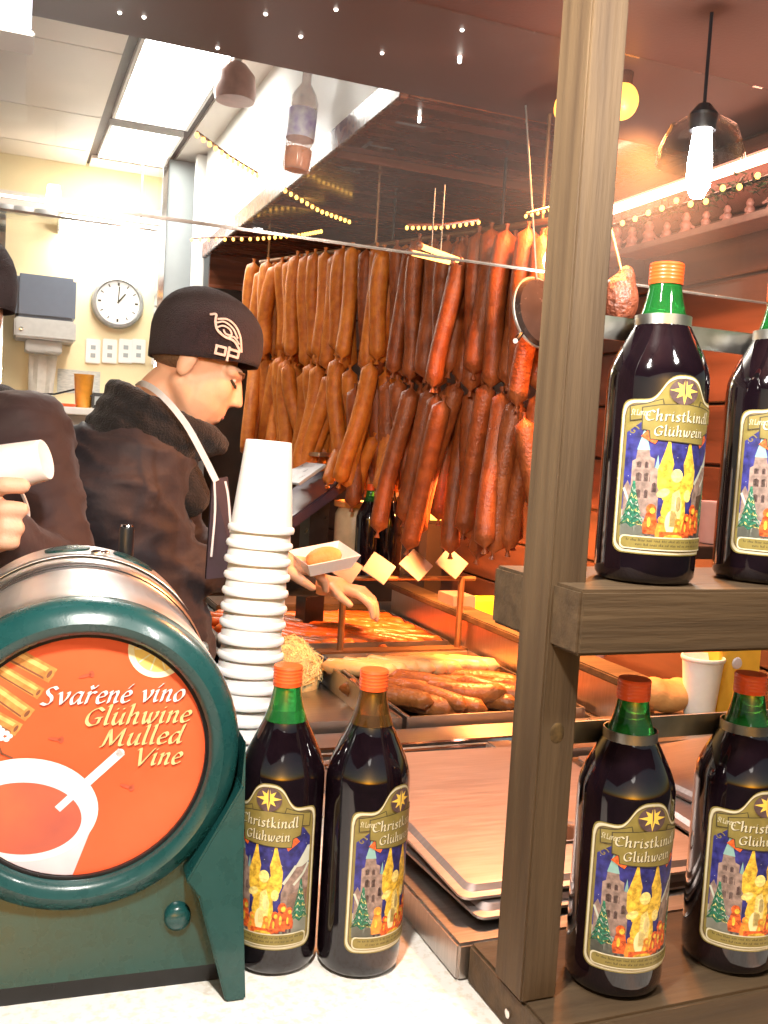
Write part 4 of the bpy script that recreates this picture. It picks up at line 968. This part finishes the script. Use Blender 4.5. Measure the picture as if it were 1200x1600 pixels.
# round pan hanging beside the post
pp_ = PD(842, 488, 1.80)
t = thing('frying_pan', 'round dark pan with pale metal rim hanging beside the dark sausages', 'pan', pp_); t.rotation_euler = (radians(80), 0, radians(18))
MB().lathe([(.0002, .01), (.060, .008), (.066, -.004), (.062, -.003), (.056, .003), (.0002, .005)], 40).build('bowl', pm('dark_pan', (.05, .035, .03), .25, .5), t, smooth=True)
MB().tube([(.066*cos(a), .066*sin(a), -.004) for a in [2*pi*k/40 for k in range(40)]], .0028, 6, closed=True).build('rim', M_zinc, t, smooth=True)
MB().tube([(-.05, -.045, -.002), (-.066, -.06, .0), (-.075, -.064, .004)], .005, 8).build('handle', M_chrome, t, smooth=True)
MB().tube([(0, .066, 0), (0, .10, 0), (0, .40, .0)], .002, 6).build('hanging_wire', M_zinc, t)
# orange net of onions and wire by the rack
t = thing('orange_net_bag', 'orange net bag hanging behind the tall post at the rack top', 'net bag', PD(968, 470, 1.7))
blob(MB().ell((0, 0, 0), (.036, .03, .048)).ell((.01, 0, .035), (.018, .018, .03)), 'bag', pm('orange_net', (.12, .03, .012), .5, var=.4, vs=70, bump=.6, bs=120), .006, 3, t)
MB().tube([(0, 0, .05), (-.02, 0, .10), (-.045, .0, .16), (-.03, 0, .40), (-.03, 0, HZ-PD(968, 470, 1.7).z-.005)], .0025, 6).build('cord', M_bread, t, smooth=True)
# letter reflections painted as flat grey shapes on the hood underside
M_let = pm('reflected_letter', (.18, .19, .20), .5, var=.1)
lt = thing('reflected_lettering', 'faint grey capital letters painting a reflection on the underside of the brown hood', 'lettering', PZ(600, 225, HZ-.007))
for st_, off in ((([(0, -.035), (.02, .035)], [(.02, .035), (.04, -.035)], [(.008, -.01), (.032, -.01)]), .10), (([(.0, .035), (.05, .035)], [(.025, .035), (.025, -.035)]), .0), (([(.0, .035), (.0, -.035)],), -.07)):
    m = MB()
    for s_ in st_:
        for q in band(s_, .012): m.prism([(p.x, p.y) for p in q], -.0004, 0)
    o = m.build('letter', M_let, lt); o.location = (0, off*2.2, 0); o.rotation_euler = (0, 0, radians(90)); o.scale = (1, .9, 1)
# bottle reflection in the glass, built as an object before the white fascia
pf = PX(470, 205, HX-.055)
t = thing('reflected_bottle', 'bottle with orange drink standing in for a reflection before the white hood fascia', 'bottle', pf); t.rotation_euler = (0, radians(4), 0)
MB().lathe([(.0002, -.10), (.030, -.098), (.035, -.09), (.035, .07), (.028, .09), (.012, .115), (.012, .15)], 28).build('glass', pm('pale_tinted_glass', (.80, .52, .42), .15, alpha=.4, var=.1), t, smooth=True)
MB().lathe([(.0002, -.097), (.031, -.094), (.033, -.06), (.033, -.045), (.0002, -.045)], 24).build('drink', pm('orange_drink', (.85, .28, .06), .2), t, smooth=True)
MB().lathe([(.0353, -.02), (.0353, .05)], 28).build('paper_label', pm('reflected_label', (.75, .72, .75), .5, col2=(.35, .25, .55), vs=30), t, smooth=True)
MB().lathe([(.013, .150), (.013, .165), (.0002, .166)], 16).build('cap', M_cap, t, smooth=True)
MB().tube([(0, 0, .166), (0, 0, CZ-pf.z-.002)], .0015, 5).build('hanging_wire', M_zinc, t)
# brown dome spot under the white ceiling
pf = PZ(368, 130, CZ-.10)
t = thing('ceiling_spot', 'brown dome spotlight hanging under the white ceiling beside the lit panel', 'spotlight', pf)
MB().lathe([(.055, -.05), (.060, -.03), (.055, .02), (.03, .05), (.012, .06)], 24).build('dome', pm('rose_brown', (.42, .22, .18), .4), t, smooth=True)
MB().tube([(0, 0, .06), (0, 0, .098)], .012, 10).build('stem', M_white, t)
# ------------------------------------------------------------------ back wall fittings
def wallp(px, py, off=0): return PY(px, py, BY-off)
a, b = wallp(25, 436), wallp(115, 436); c = wallp(70, 545)
t = thing('towel_dispenser', 'grey paper towel dispenser with smoky blue hood on the cream wall', 'dispenser', (a.x, BY-.003, c.z))
W_ = b.x-a.x; H_ = a.z-c.z
MB().box(0, W_, -.20, 0, H_*.38, H_).build('hood', pm('smoky_blue', (.12, .14, .18), .4, var=.02, rvar=0), t, bevel=.012)
MB().box(-.004, W_+.004, -.205, 0, H_*.08, H_*.375).build('body', pm('dispenser_grey', (.48, .47, .44), .45, var=.05), t, bevel=.008)
MB().box(W_*.18, W_*.80, -.17, -.01, -H_*.10, H_*.075).build('outlet', MATS['dispenser_grey'], t, bevel=.006)
MB().lathe([(.008, 0), (.008, .003), (.0002, .004)], 12, Matrix.Translation((W_*.10, -.206, H_*.02+.05)) @ Matrix.Rotation(pi/2, 4, 'X')).build('lock', M_chrome, t, smooth=True)
tw = MB(); n = 9
for i in range(n): pass
p0, p1 = wallp(73, 555, .10), wallp(73, 680, .10)
v = []
for j in range(9):
    z = p0.z+(p1.z-p0.z)*j/8
    for i in range(7): v.append((W_*.5-.055+.018*i*(1-.2*j/8)-a.x*0, -.09+.012*sin(i*1.9+j*.25), z-c.z))
tw.add(v, [(j*7+i, j*7+i+1, (j+1)*7+i+1, (j+1)*7+i) for j in range(8) for i in range(6)])
o = tw.build('paper_towel', pm('grey_paper', (.62, .60, .54), .7, var=.08), t, smooth=True); sm = o.modifiers.new('s', 'SOLIDIFY'); sm.thickness = .004
# clock
cc = wallp(183, 474); r = (wallp(224, 474).x-wallp(142, 474).x)/2
t = thing('wall_clock', 'round grey wall clock with white face on the cream wall', 'clock', (cc.x, BY-.003, cc.z))
MC = Matrix.Rotation(pi/2, 4, 'X')
MB().lathe([(r, 0), (r, .03), (r*.96, .042), (r*.86, .045), (r*.82, .036), (r*.82, 0), (r, 0)], 48, MC).build('case', pm('clock_grey', (.34, .34, .33), .35, .3), t, smooth=True)
f_ = MB().lathe([(r*.83, .0), (r*.83, .034), (.0002, .0345)], 48, MC).build('face', M_white, t, smooth=True, angle=30)
m = MB()
for k in range(12):
    q = Matrix.Rotation(radians(30*k), 4, 'Y') @ Matrix.Translation((0, -.0355, r*.70)); m = MB().obox(q, .004 if k % 3 else .008, .001, r*.12); m.build('hour_mark', M_ink, f_)

for ang, L, wd, nm in ((38, r*.48, .007, 'hour_hand'), (3, r*.66, .005, 'minute_hand')):
    MB().obox(Matrix.Rotation(radians(ang), 4, 'Y') @ Matrix.Translation((0, -.037 if nm == 'hour_hand' else -.0385, L*.42)), wd, .001, L).build(nm, M_ink, t)
# sockets
for px, lab in ((145, 'white double wall socket right below the clock edge, first of four'), (171, 'white double wall socket, second of the four under the clock'), (196, 'white double wall socket, third of the four under the clock'), (216, 'white double wall socket nearest the grey pillar')):
    p = wallp(px, 549); t = thing('wall_socket', lab, 'socket', (p.x, BY-.0005, p.z), group='row of wall sockets')
    MB().box(-.030, .030, -.012, 0, -.052, .052).build('plate', M_white, t, bevel=.003)
    for z in (-.018, .016): MB().box(-.010, .010, -.0135, -.0122, z-.009, z+.009).build('insert', M_grey, t)
p = wallp(124, 597); t = tag(MB().box(p.x-.09, p.x+.085, BY-.004, BY-.001, p.z-.05, p.z+.05).build('paper_notice', pm('printed_paper', (.62, .60, .54), .7, col2=(.40, .40, .38), vs=90, stretch=(.5, 1, 3))), 'printed paper notice stuck on the wall behind the amber cup', 'notice')
# wall shelf with things on it
p = wallp(100, 636, .18); zs = p.z
t = thing('wall_worktop', 'white wall worktop under the towel dispenser carrying an amber cup', 'worktop', (0, BY-.001, zs))
MB().box(-.25, .60, -.32, 0, -.03, 0).build('top', M_white, t, bevel=.003)
MB().box(-.25, .60, -.29, -.01, -zs+.1005, -.0305).build('back_panel', pm('worktop_grey', (.34, .31, .28), .5, var=.12, vs=5), t)
p = PY(130, 628, BY-.18)
t = thing('amber_cup', 'amber coloured plastic cup standing on the white wall worktop', 'cup', (p.x, BY-.18, zs+.001))
MB().lathe([(.0002, .002), (.030, 0), (.040, .135), (.042, .138), (.039, .138), (.030, .006), (.0002, .005)], 24).build('cup', pm('amber_plastic', (.62, .26, .03), .3, var=.1), t, smooth=True)
MB().lathe([(.0002, .11), (.0355, .11), (.036, .112), (.0002, .114)], 24).build('drink', pm('amber_drink', (.45, .16, .02), .2), t, smooth=True)
p = PY(166, 622, BY-.2)
t = thing('radio', 'small black device on the wall worktop next to the amber cup', 'radio', (p.x, BY-.2, zs+.001))
MB().box(-.06, .08, -.04, .04, 0, .065).build('body', M_black, t, bevel=.006)
MB().box(-.05, .0, -.042, -.0405, .015, .05).build('speaker_grille', M_grey, t)
MB().tube([(-.06, .0, .05), (-.12, .02, .075), (-.2, .05, .05), (-.3, .08, .045)], .004, 6).build('cable', M_black, t, smooth=True)
p = PY(103, 628, BY-.2)
o = MB().lathe([(.0002, 0), (.035, .002), (.045, .012), (.043, .013), (.033, .005), (.0002, .004)], 24).build('orange_dish', M_cap, loc=(p.x, BY-.2, zs+.001), smooth=True); tag(o, 'small orange dish on the white wall worktop', 'dish')
# glass shelf with crockery under the beam
t = thing('glass_shelf', 'thin glass shelf edge crossing in front of the wall light', 'shelf', (0, 4.0, 0)); zg = PY(100, 345, 4.0).z
MB().box(-.2, .56, -.05, .08, zg-.004, zg+.004).build('glass', M_cglass, t)
MB().box(-.2, .56, -.056, -.0505, zg-.005, zg+.005).build('edge', M_chrome, t)
for x in (-.15, .5): MB().tube([(x, .02, zg+.005), (x, .02, CZ-.0)], .003, 6).build('hanger', M_zinc, t)
for i, px in enumerate((8, 35, 72)):
    p = PY(px, 338, 4.0); o = MB().lathe([(.0002, .0), (.03, 0), (.04, .012), (.042, .022), (.038, .022), (.028, .006), (.0002, .005)], 20).build('bowl', M_white, loc=(p.x, 4.0, zg+.0045), smooth=True); tag(o, 'small white bowl on the hanging glass shelf', 'bowl', 'white bowls on the glass shelf')

# ------------------------------------------------------------------ woman at the trays
HC = PD(333, 570, 1.95)           # middle of the beanie rim
WO = thing('person', 'person in dark jacket and beanie bending over the food trays', 'person', (HC.x-.02, HC.y, .104))
gz = .104
MH = Matrix.Translation((.0, 0, HC.z-gz)) @ Matrix.Rotation(radians(9), 4, 'Y') @ Matrix.Rotation(radians(-9), 4, 'Z')
MHD = Matrix.Translation((-.008, 0, HC.z-gz+.004)) @ Matrix.Rotation(radians(24), 4, 'Y') @ Matrix.Rotation(radians(-9), 4, 'Z')
off = Vector((.02-.02+.02, 0, 0))
MF = MHD @ Matrix.Diagonal((1.04, 1, 1.13, 1))
def H(x, y, z): return MF @ Vector((x, y, z))
Lc = lambda px, py, d: PD(px, py, d) - Vector((HC.x-.02, HC.y, gz))     # world pixel -> person space
nk0 = H(-.030, 0, -.07); nk1 = H(-.060, 0, -.19)
m = MB()
MHr = MF
def he(c, r, **k): m.ell(c, r, M=MHr, **k)
def hc(p, r0, q, r1): m.cap(H(*p), r0, H(*q), r1)
he((-.014, 0, .018), (.084, .075, .078)); he((.025, 0, -.045), (.066, .060, .078)); hc((.045, 0, -.098), .024, (.058, 0, -.108), .020)
for s in (-1, 1):
    hc((-.015, s*.046, -.055), .022, (.045, s*.020, -.100), .020); he((.046, s*.030, -.032), (.036, .026, .034)); hc((.074, s*.014, .008), .015, (.062, s*.046, .004), .013)
    he((-.020, s*.076, -.018), (.017, .010, .030)); he((-.014, s*.081, -.010), (.012, .006, .019))
hc((.082, 0, .0), .009, (.103, 0, -.036), .010); he((.092, .009, -.040), (.010, .006, .007)); he((.092, -.009, -.040), (.010, .006, .007))
hc((.082, -.014, -.066), .0085, (.082, .014, -.066), .0085); hc((.078, -.012, -.079), .009, (.078, .012, -.079), .009)
m.cap(nk0, .050, nk1, .056)
# torso and arms of the body inside the jacket
sh = Lc(232, 690, 1.92); el = Lc(205, 905, 1.86); wr = Lc(425, 880, 2.02)
cx = nk1 + Vector((-.02, 0, -.10)); hip = Vector((-.10, .02, .86))
m.cap(nk1, .055, cx, .10); m.cap(cx, .11, hip, .12)
sh2 = sh + Vector((.04, .36, 0)); m.cap(sh, .05, sh2, .05); m.cap(sh, .052, el, .040); m.cap(el, .038, wr, .026)
el2 = sh2 + Vector((.10, .06, -.26)); wr2 = Vector((.34, .16, 1.16)); m.cap(sh2, .052, el2, .04); m.cap(el2, .038, wr2, .026)
for s in (-1, 1): m.cap(hip+Vector((0, s*.08, 0)), .09, Vector((-.06, s*.09, .45)), .06); m.cap(Vector((-.06, s*.09, .45)), .058, Vector((-.08, s*.09, .08)), .038); m.cap(Vector((-.08, s*.09, .035)), .035, Vector((.09, s*.10, .03)), .03)
# hands: palm and five fingers curled on the paper tray
def hand(m, w_, d, up, side, sc=1.):
    d = d.normalized(); up = (up-d*up.dot(d)).normalized(); lf = d.cross(up)*side
    palm = w_+d*.045*sc
    m.cap(w_, .024*sc, w_+d*.03*sc, .026*sc)
    for k in range(4): m.cap(w_+d*.02*sc, .014*sc, w_+d*.085*sc+lf*(.030-.020*k)*sc, .0115*sc)
    for k, L in enumerate((.040, .046, .043, .034)):
        b = w_+d*.085*sc+lf*(.030-.020*k)*sc; q1 = b+(d*.85-up*.5)*L*sc; q2 = q1+(d*.35-up*.95)*L*.72*sc
        m.cap(b, .0105*sc, q1, .0092*sc); m.cap(q1, .0092*sc, q2, .0075*sc)
    b = w_+d*.025*sc+lf*.025*sc; q1 = b+(d*.6+lf*.75-up*.2)*.042*sc; q2 = q1+(d*.85+lf*.1-up*.45)*.032*sc
    m.cap(b, .014*sc, q1, .0115*sc); m.cap(q1, .0110*sc, q2, .0085*sc)
hd1 = Vector((1, .15, -.05)); hand(m, wr, hd1, Vector((0, -.4, 1)), 1); hand(m, wr2, Vector((.8, -.5, -.1)), Vector((0, 0, 1)), 1)
wb = blob(m, 'body', M_skin, .0046, 5, WO)
# eye, brow, lips
for s in (-1, 1):
    e = MB().ell((0, 0, 0), (.010, .010, .008)).build('eye', pm('eye_white', (.55, .45, .42), .2), WO, smooth=True); e.matrix_local = Matrix.Translation(H(.070, s*.030, -.008))
    MB().tube([H(.082, s*.020, -.012), H(.083, s*.028, -.0155), H(.078, s*.037, -.013), H(.068, s*.043, -.008)], .0028, 6).build('eyelash', M_ink, WO, smooth=True)
    MB().tube([H(.088, s*.014, .008), H(.086, s*.028, .013), H(.072, s*.044, .008)], .0028, 6).build('eyebrow', M_hair, WO, smooth=True)
MB().cap(H(.0865, -.013, -.0725), .0035, H(.0865, .013, -.0725), .0035, 10).build('lips', pm('lip', (.45, .16, .12), .4), WO, smooth=True)
hm = MB(); hm.ell((-.034, 0, -.008), (.063, .0785, .036), 24, 12, M=MF)
hm.build('hair', pm('short_brown_hair', (.16, .085, .04), .6, var=.5, vs=60, stretch=(6, 6, .6), bump=.5, bs=120), WO, smooth=True)
# beanie: rim to crown, thick knitted wall
BA, BB, BH = .107, .095, .142
def prof(t): return (1-t**3.4)**.5*(.97+.05*sin(t*3)) if t < 1 else 0
def bean(x, z, o=0):
    t = max(0, min(1, (z-.004)/BH)); r = prof(t); q = r*r-(x/BA)**2
    return Vector((x, -(BB+o)*sqrt(max(q, 0))-o, z))
m = MB(); v = []; n = 44; rows = 16
for j in range(rows+1):
    t = j/rows; t = sin(t*pi/2) if j > 8 else t
    t = 1-(1-j/rows)**1.5; r = prof(min(t, .9995))
    for i in range(n):
        a = 2*pi*i/n; w_ = 1+.035*noise.noise(Vector((cos(a)*2, sin(a)*2, t*3+5)))+.006*sin(a*22)*(1-t)
        v.append(MH @ Vector((BA*r*cos(a)*w_-.016*t*t, BB*r*sin(a)*w_, .004+BH*t+.012*cos(a)*(1-t))))
m.add(v, [(j*n+i, j*n+(i+1) % n, (j+1)*n+(i+1) % n, (j+1)*n+i) for j in range(rows) for i in range(n)])
bo = m.build('beanie', M_knit, WO, smooth=True, angle=80)
sm = bo.modifiers.new('s', 'SOLIDIFY'); sm.thickness = .006; sm.offset = 1
lg = Print(.00002)
LS = lambda x, y: ((x-.030)*1.3+.026, y*1.3-.006)
def sw(pts, wd): lg.ink(band([LS(p.x, p.y) for p in smooth_pts(pts, 5)], wd*1.3), M_thread, False)
sw([(.004, .070), (.012, .072), (.013, .062), (.018, .050), (.030, .043), (.046, .040), (.058, .028)], .0035)
sw([(.016, .066), (.030, .069), (.044, .062), (.054, .048), (.060, .028)], .0030)
sw([(.015, .060), (.026, .064), (.040, .058), (.050, .046)], .0026); sw([(.018, .054), (.026, .058), (.036, .055), (.040, .048), (.032, .047), (.027, .052)], .0026)
sw([(.022, .048), (.032, .042), (.044, .046), (.054, .038)], .0024)
lg.ink([q for pa_ in ([(.022, .027), (.022, .016), (.036, .016), (.036, .027), (.021, .027)], [(.041, .0295), (.041, .010)], [(.041, .027), (.056, .027), (.056, .018), (.041, .018)]) for q in band([LS(*p) for p in pa_], .0048)], M_thread, False)
lo_ = lg.build('logo', lambda q: MH @ (bean(q.x, q.y, .0085)), bo, cuts=[-.02+.003*k for k in range(1, 36)])
# jacket
m = MB()
jn = nk1 + Vector((.0, 0, -.02))
m.cap(jn, .078, cx, .135); m.cap(cx+Vector((-.02, -.05, -.02)), .12, cx+Vector((0, .17, -.02)), .12); m.cap(cx, .15, hip+Vector((.02, 0, .02)), .165); m.cap(hip, .165, hip+Vector((.01, 0, -.10)), .17)
m.cap(cx+Vector((-.05, 0, -.05)), .13, hip+Vector((-.02, 0, .15)), .14)
m.cap(cx+Vector((0, -.06, .0)), .11, sh, .098); m.cap(sh, .100, sh.lerp(el, .55), .088); m.cap(sh.lerp(el, .5), .088, el, .074); m.cap(el, .074, wr-(wr-el).normalized()*.05, .042)
m.cap(cx+Vector((.02, .10, .0)), .11, sh2, .095); m.cap(sh2, .095, el2, .075); m.cap(el2, .072, wr2-(wr2-el2).normalized()*.04, .042)
def folds(co):
    q = co
    a = noise.noise(Vector((q.x*5+1, q.y*5, q.z*13+q.x*6))); b = noise.noise(Vector((q.x*12, q.y*12+4, q.z*30)))
    return .007*(1-min(1, abs(a)*4.5))+.004*(1-min(1, abs(b)*4))+.004*noise.noise(q*9)-.003
def folds_old(co):
    q = co*1.0
    return .012*(1-abs(noise.noise(Vector((q.x*6, q.y*6, q.z*17+q.x*7)))*2.2))*.8+.007*noise.noise(Vector((q.x*20+3, q.y*20, q.z*34)))+.003*noise.noise(q*60)-.006
blob(m, 'jacket', M_jacket, .009, 5, WO, folds)
# raised fleece collar
m = MB()
for j in range(5):
    cz = jn + (nk0-nk1).normalized()*(-.012+.026*j) + Vector((.008+.006*j, 0, .0)); rr = .088+.003*j
    pts = [cz + Vector((rr*1.05*cos(a), rr*sin(a), -.048*cos(a)*(j+1)/5+.004*sin(3*a+j))) for a in [2*pi*k/26 for k in range(26)]]
    m.tube(pts, .020, 8, closed=True)
m.cap(jn+Vector((.085, -.02, .03)), .030, jn+Vector((.13, -.03, -.08)), .045); m.cap(jn+Vector((.085, .02, .03)), .028, jn+Vector((.13, .03, -.08)), .04)
blob(m, 'collar', M_fleece, .006, 6, WO, lambda c: .004*noise.noise(c*30)+.002*noise.noise(c*90))
# apron strap over the shoulder and apron bib
def ribbon(pix_, wd, nm, mat, par, th=.003):
    pts = [Lc(*q) for q in pix_]; pts = [Vector(p) for p in smooth_3(pts)]; m = MB(); v = []
    for i, p in enumerate(pts):
        t = (pts[min(i+1, len(pts)-1)]-pts[max(i-1, 0)]).normalized(); vd = (CAM-Vector((HC.x-.02, HC.y, gz))-p).normalized(); s = t.cross(vd).normalized()*wd/2
        nn = s.cross(t).normalized()*th/2
        v += [p-s-nn, p+s-nn, p+s+nn, p-s+nn]
    f = []
    for i in range(len(pts)-1):
        for k in range(4): f.append((i*4+k, i*4+(k+1) % 4, i*4+4+(k+1) % 4, i*4+4+k))
    f += [(0, 1, 2, 3), tuple((len(pts)-1)*4+k for k in (3, 2, 1, 0))]
    return m.add(v, f).build(nm, mat, par, smooth=True, angle=50)
def smooth_3(p, k=5):
    q = [p[0]*2-p[1]] + list(p) + [p[-1]*2-p[-2]]; out = []
    for i in range(1, len(q)-2):
        for j in range(k):
            t = j/k; a, b, c, d = q[i-1:i+3]; out.append(.5*((2*b)+(c-a)*t+(2*a-5*b+4*c-d)*t*t+(3*b-a-3*c+d)*t**3))
    return out+[q[-2]]
ribbon(((214, 604, 1.91), (226, 600, 1.86), (255, 620, 1.80), (290, 662, 1.785), (318, 712, 1.775), (338, 752, 1.77)), .012, 'apron_strap', M_strap, WO)
m = MB(); q = [Lc(332, 750, 1.775), Lc(356, 745, 1.80), Lc(372, 900, 1.80), Lc(322, 905, 1.775)]
m.add(q + [p+Vector((.0, .012, 0)) for p in q], [(0, 1, 2, 3), (7, 6, 5, 4), (0, 4, 5, 1), (1, 5, 6, 2), (2, 6, 7, 3), (3, 7, 4, 0)]).build('apron_bib', M_apron, WO)
ribbon(((335, 752, 1.768), (336, 800, 1.768), (330, 870, 1.768)), .004, 'apron_piping', M_strap, WO); ribbon(((352, 752, 1.77), (357, 780, 1.77), (362, 850, 1.77)), .004, 'apron_piping', M_strap, WO)
MB().cap(Vector((-.06, -.09, .86)), .115, Vector((-.06, -.10, .16)), .075).cap(Vector((-.06, .09, .86)), .115, Vector((-.06, .10, .16)), .075).build('trousers', M_black, WO, smooth=True)
for s in (-1, 1): MB().cap(Vector((-.08, s*.10, .050)), .05, Vector((.09, s*.10, .045)), .045).build('shoe', M_black, WO, smooth=True)
# paper tray in her hand with a bun
hp_ = Vector((HC.x-.02, HC.y, gz)) + wr + hd1.normalized()*.12
t = thing('paper_tray', 'white paper tray with a bun held over the food by the person in the beanie', 'paper tray', hp_+Vector((-.005, -.02, .0)), radians(12)); t.scale = (.72, .72, .9); t.rotation_euler = (radians(14), radians(-9), radians(12))
v = [(-.07, -.045, 0), (.07, -.045, 0), (.07, .045, 0), (-.07, .045, 0), (-.09, -.062, .035), (.09, -.062, .035), (.09, .062, .035), (-.09, .062, .035)]
o = MB().add(v, [(3, 2, 1, 0), (0, 1, 5, 4), (1, 2, 6, 5), (2, 3, 7, 6), (3, 0, 4, 7)]).build('tray', M_cup, t); s_ = o.modifiers.new('s', 'SOLIDIFY'); s_.thickness = .002
MB().ell((0, 0, .025), (.06, .032, .024)).build('bun', M_bread, t, smooth=True)

# ------------------------------------------------------------------ second person at the left edge
S2 = PD(-40, 690, 1.75); OB = Vector((S2.x, S2.y, gz))
W2 = thing('person', 'person in plum brown jacket holding a white cup, half out of view', 'person', OB)
L2 = lambda px, py, d: PD(px, py, d)-OB
m = MB()
hd2 = L2(-74, 480, 1.72); sh_r = L2(28, 690, 1.72); el_r = L2(85, 905, 1.62); wr_r = L2(-45, 815, 1.40)
m.ell(hd2, (.085, .085, .115)); m.ell(hd2+Vector((.02, -.05, -.05)), (.055, .05, .065)); m.cap(hd2+Vector((.02, -.10, -.01)), .010, hd2+Vector((.025, -.115, -.04)), .012)
m.cap(hd2+Vector((0, .01, -.08)), .05, hd2+Vector((0, .02, -.2)), .055)
ch2 = hd2+Vector((.0, .03, -.36)); hp2 = Vector((ch2.x, ch2.y+.02, .88)); m.cap(hd2+Vector((0, .02, -.2)), .06, ch2, .12); m.cap(ch2, .12, hp2, .12)
m.cap(ch2+Vector((0, 0, .1)), .06, sh_r, .05); m.cap(sh_r, .05, el_r, .04); m.cap(el_r, .038, wr_r, .028)
sl2 = ch2*2-sh_r; sl2.z = sh_r.z; el_l = sl2+Vector((-.05, -.05, -.27)); wr_l = el_l+Vector((.05, -.2, -.05)); m.cap(ch2+Vector((0, 0, .1)), .06, sl2, .05); m.cap(sl2, .05, el_l, .04); m.cap(el_l, .038, wr_l, .028); hand(m, wr_l, Vector((.2, -1, 0)), Vector((0, 0, 1)), 1)
for s in (-1, 1): m.cap(hp2+Vector((s*.08, 0, 0)), .09, Vector((hp2.x+s*.09, hp2.y, .45)), .06); m.cap(Vector((hp2.x+s*.09, hp2.y, .45)), .058, Vector((hp2.x+s*.09, hp2.y, .08)), .04); m.cap(Vector((hp2.x+s*.09, hp2.y, .035)), .034, Vector((hp2.x+s*.10, hp2.y-.15, .03)), .03)
# gripping hand: four fingers round the cup, thumb over it
cupc = L2(8, 748, 1.40)
m.cap(wr_r, .03, L2(-12, 810, 1.42), .034)
for k, (y0, x1) in enumerate(((758, 38), (795, 36), (824, 30), (846, 22))):
    b0 = L2(-22, y0+12, 1.40); k1 = L2(6, y0, 1.355); k2 = L2(x1-3, y0+1, 1.362); k3 = L2(x1-6, y0+5, 1.395)
    m.cap(b0, .014, k1, .0128); m.cap(k1, .0128, k2, .0118); m.cap(k2, .0115, k3, .0095)
m.cap(L2(-20, 790, 1.42), .016, L2(2, 722, 1.415), .013); m.cap(L2(2, 722, 1.415), .0125, L2(22, 706, 1.405), .010)
blob(m, 'body', M_skin2, .0045, 3, W2)
m = MB()
m.cap(hd2+Vector((0, .02, -.20)), .085, ch2, .15); m.cap(ch2, .155, hp2, .17); m.cap(ch2+Vector((0, 0, .09)), .11, sh_r, .098); m.cap(sh_r, .098, sh_r.lerp(el_r, .5), .085); m.cap(sh_r.lerp(el_r, .5), .085, el_r, .072)
m.cap(el_r, .070, wr_r, .048); m.cap(ch2+Vector((0, 0, .09)), .11, sl2, .098); m.cap(sl2, .098, el_l, .075); m.cap(el_l, .07, wr_l, .05); m.cap(hp2, .17, hp2+Vector((0, 0, -.12)), .175)
blob(m, 'jacket', M_jacket2, .009, 5, W2, folds)
m = MB()
for j in range(4): m.tube([hd2+Vector((.105*cos(a), .10*sin(a)+.02, -.165-.028*j-.02*sin(a))) for a in [2*pi*k/24 for k in range(24)]], .024, 8, closed=True)
blob(m, 'collar', M_fleece, .007, 5, W2, lambda c: .004*noise.noise(c*30))
m = MB(); v = []; n = 32
for j in range(9):
    t = j/8; r = prof(min(t, .9995))
    for i in range(n): a = 2*pi*i/n; v.append(hd2+Vector((.108*r*cos(a), .115*r*sin(a), .0+.15*t)))
m.add(v, [(j*n+i, j*n+(i+1) % n, (j+1)*n+(i+1) % n, (j+1)*n+i) for j in range(8) for i in range(n)]); o = m.build('beanie', M_knit, W2, smooth=True, angle=80); s_ = o.modifiers.new('s', 'SOLIDIFY'); s_.thickness = .006
MB().cap(hp2+Vector((.09, 0, 0)), .115, Vector((hp2.x+.10, hp2.y, .16)), .075).cap(hp2+Vector((-.09, 0, 0)), .115, Vector((hp2.x-.10, hp2.y, .16)), .075).build('trousers', M_black, W2, smooth=True)
for s in (-1, 1): MB().cap(Vector((hp2.x+s*.09, hp2.y, .05)), .05, Vector((hp2.x+s*.10, hp2.y-.15, .045)), .045).build('shoe', M_black, W2, smooth=True)
HCs = HC; 
def ribbon2(pix_, wd, nm, mat):
    pts = smooth_3([L2(*q) for q in pix_]); m = MB(); m.tube(pts, wd/2, 6); return m.build(nm, mat, W2, smooth=True)
ribbon2(((32, 764, 1.50), (44, 800, 1.50), (40, 850, 1.50), (34, 890, 1.50)), .006, 'apron_piping', M_strap); ribbon2(((30, 790, 1.49), (38, 830, 1.49), (22, 865, 1.49)), .006, 'apron_piping', M_strap)
# white cup lying in that hand
o = bpy.data.objects.new('foam_cup', cupme.copy()); COL.objects.link(o)
c0, c1 = PD(72, 718, 1.40), PD(-38, 742, 1.40); o.rotation_mode = 'QUATERNION'; o.rotation_quaternion = (c1-c0).to_track_quat('Z', 'Y'); o.location = c0
o.scale = (1.05, 1.05, 1.1)
tag(o, 'white foam cup held sideways in the hand of the person in plum brown', 'cup')
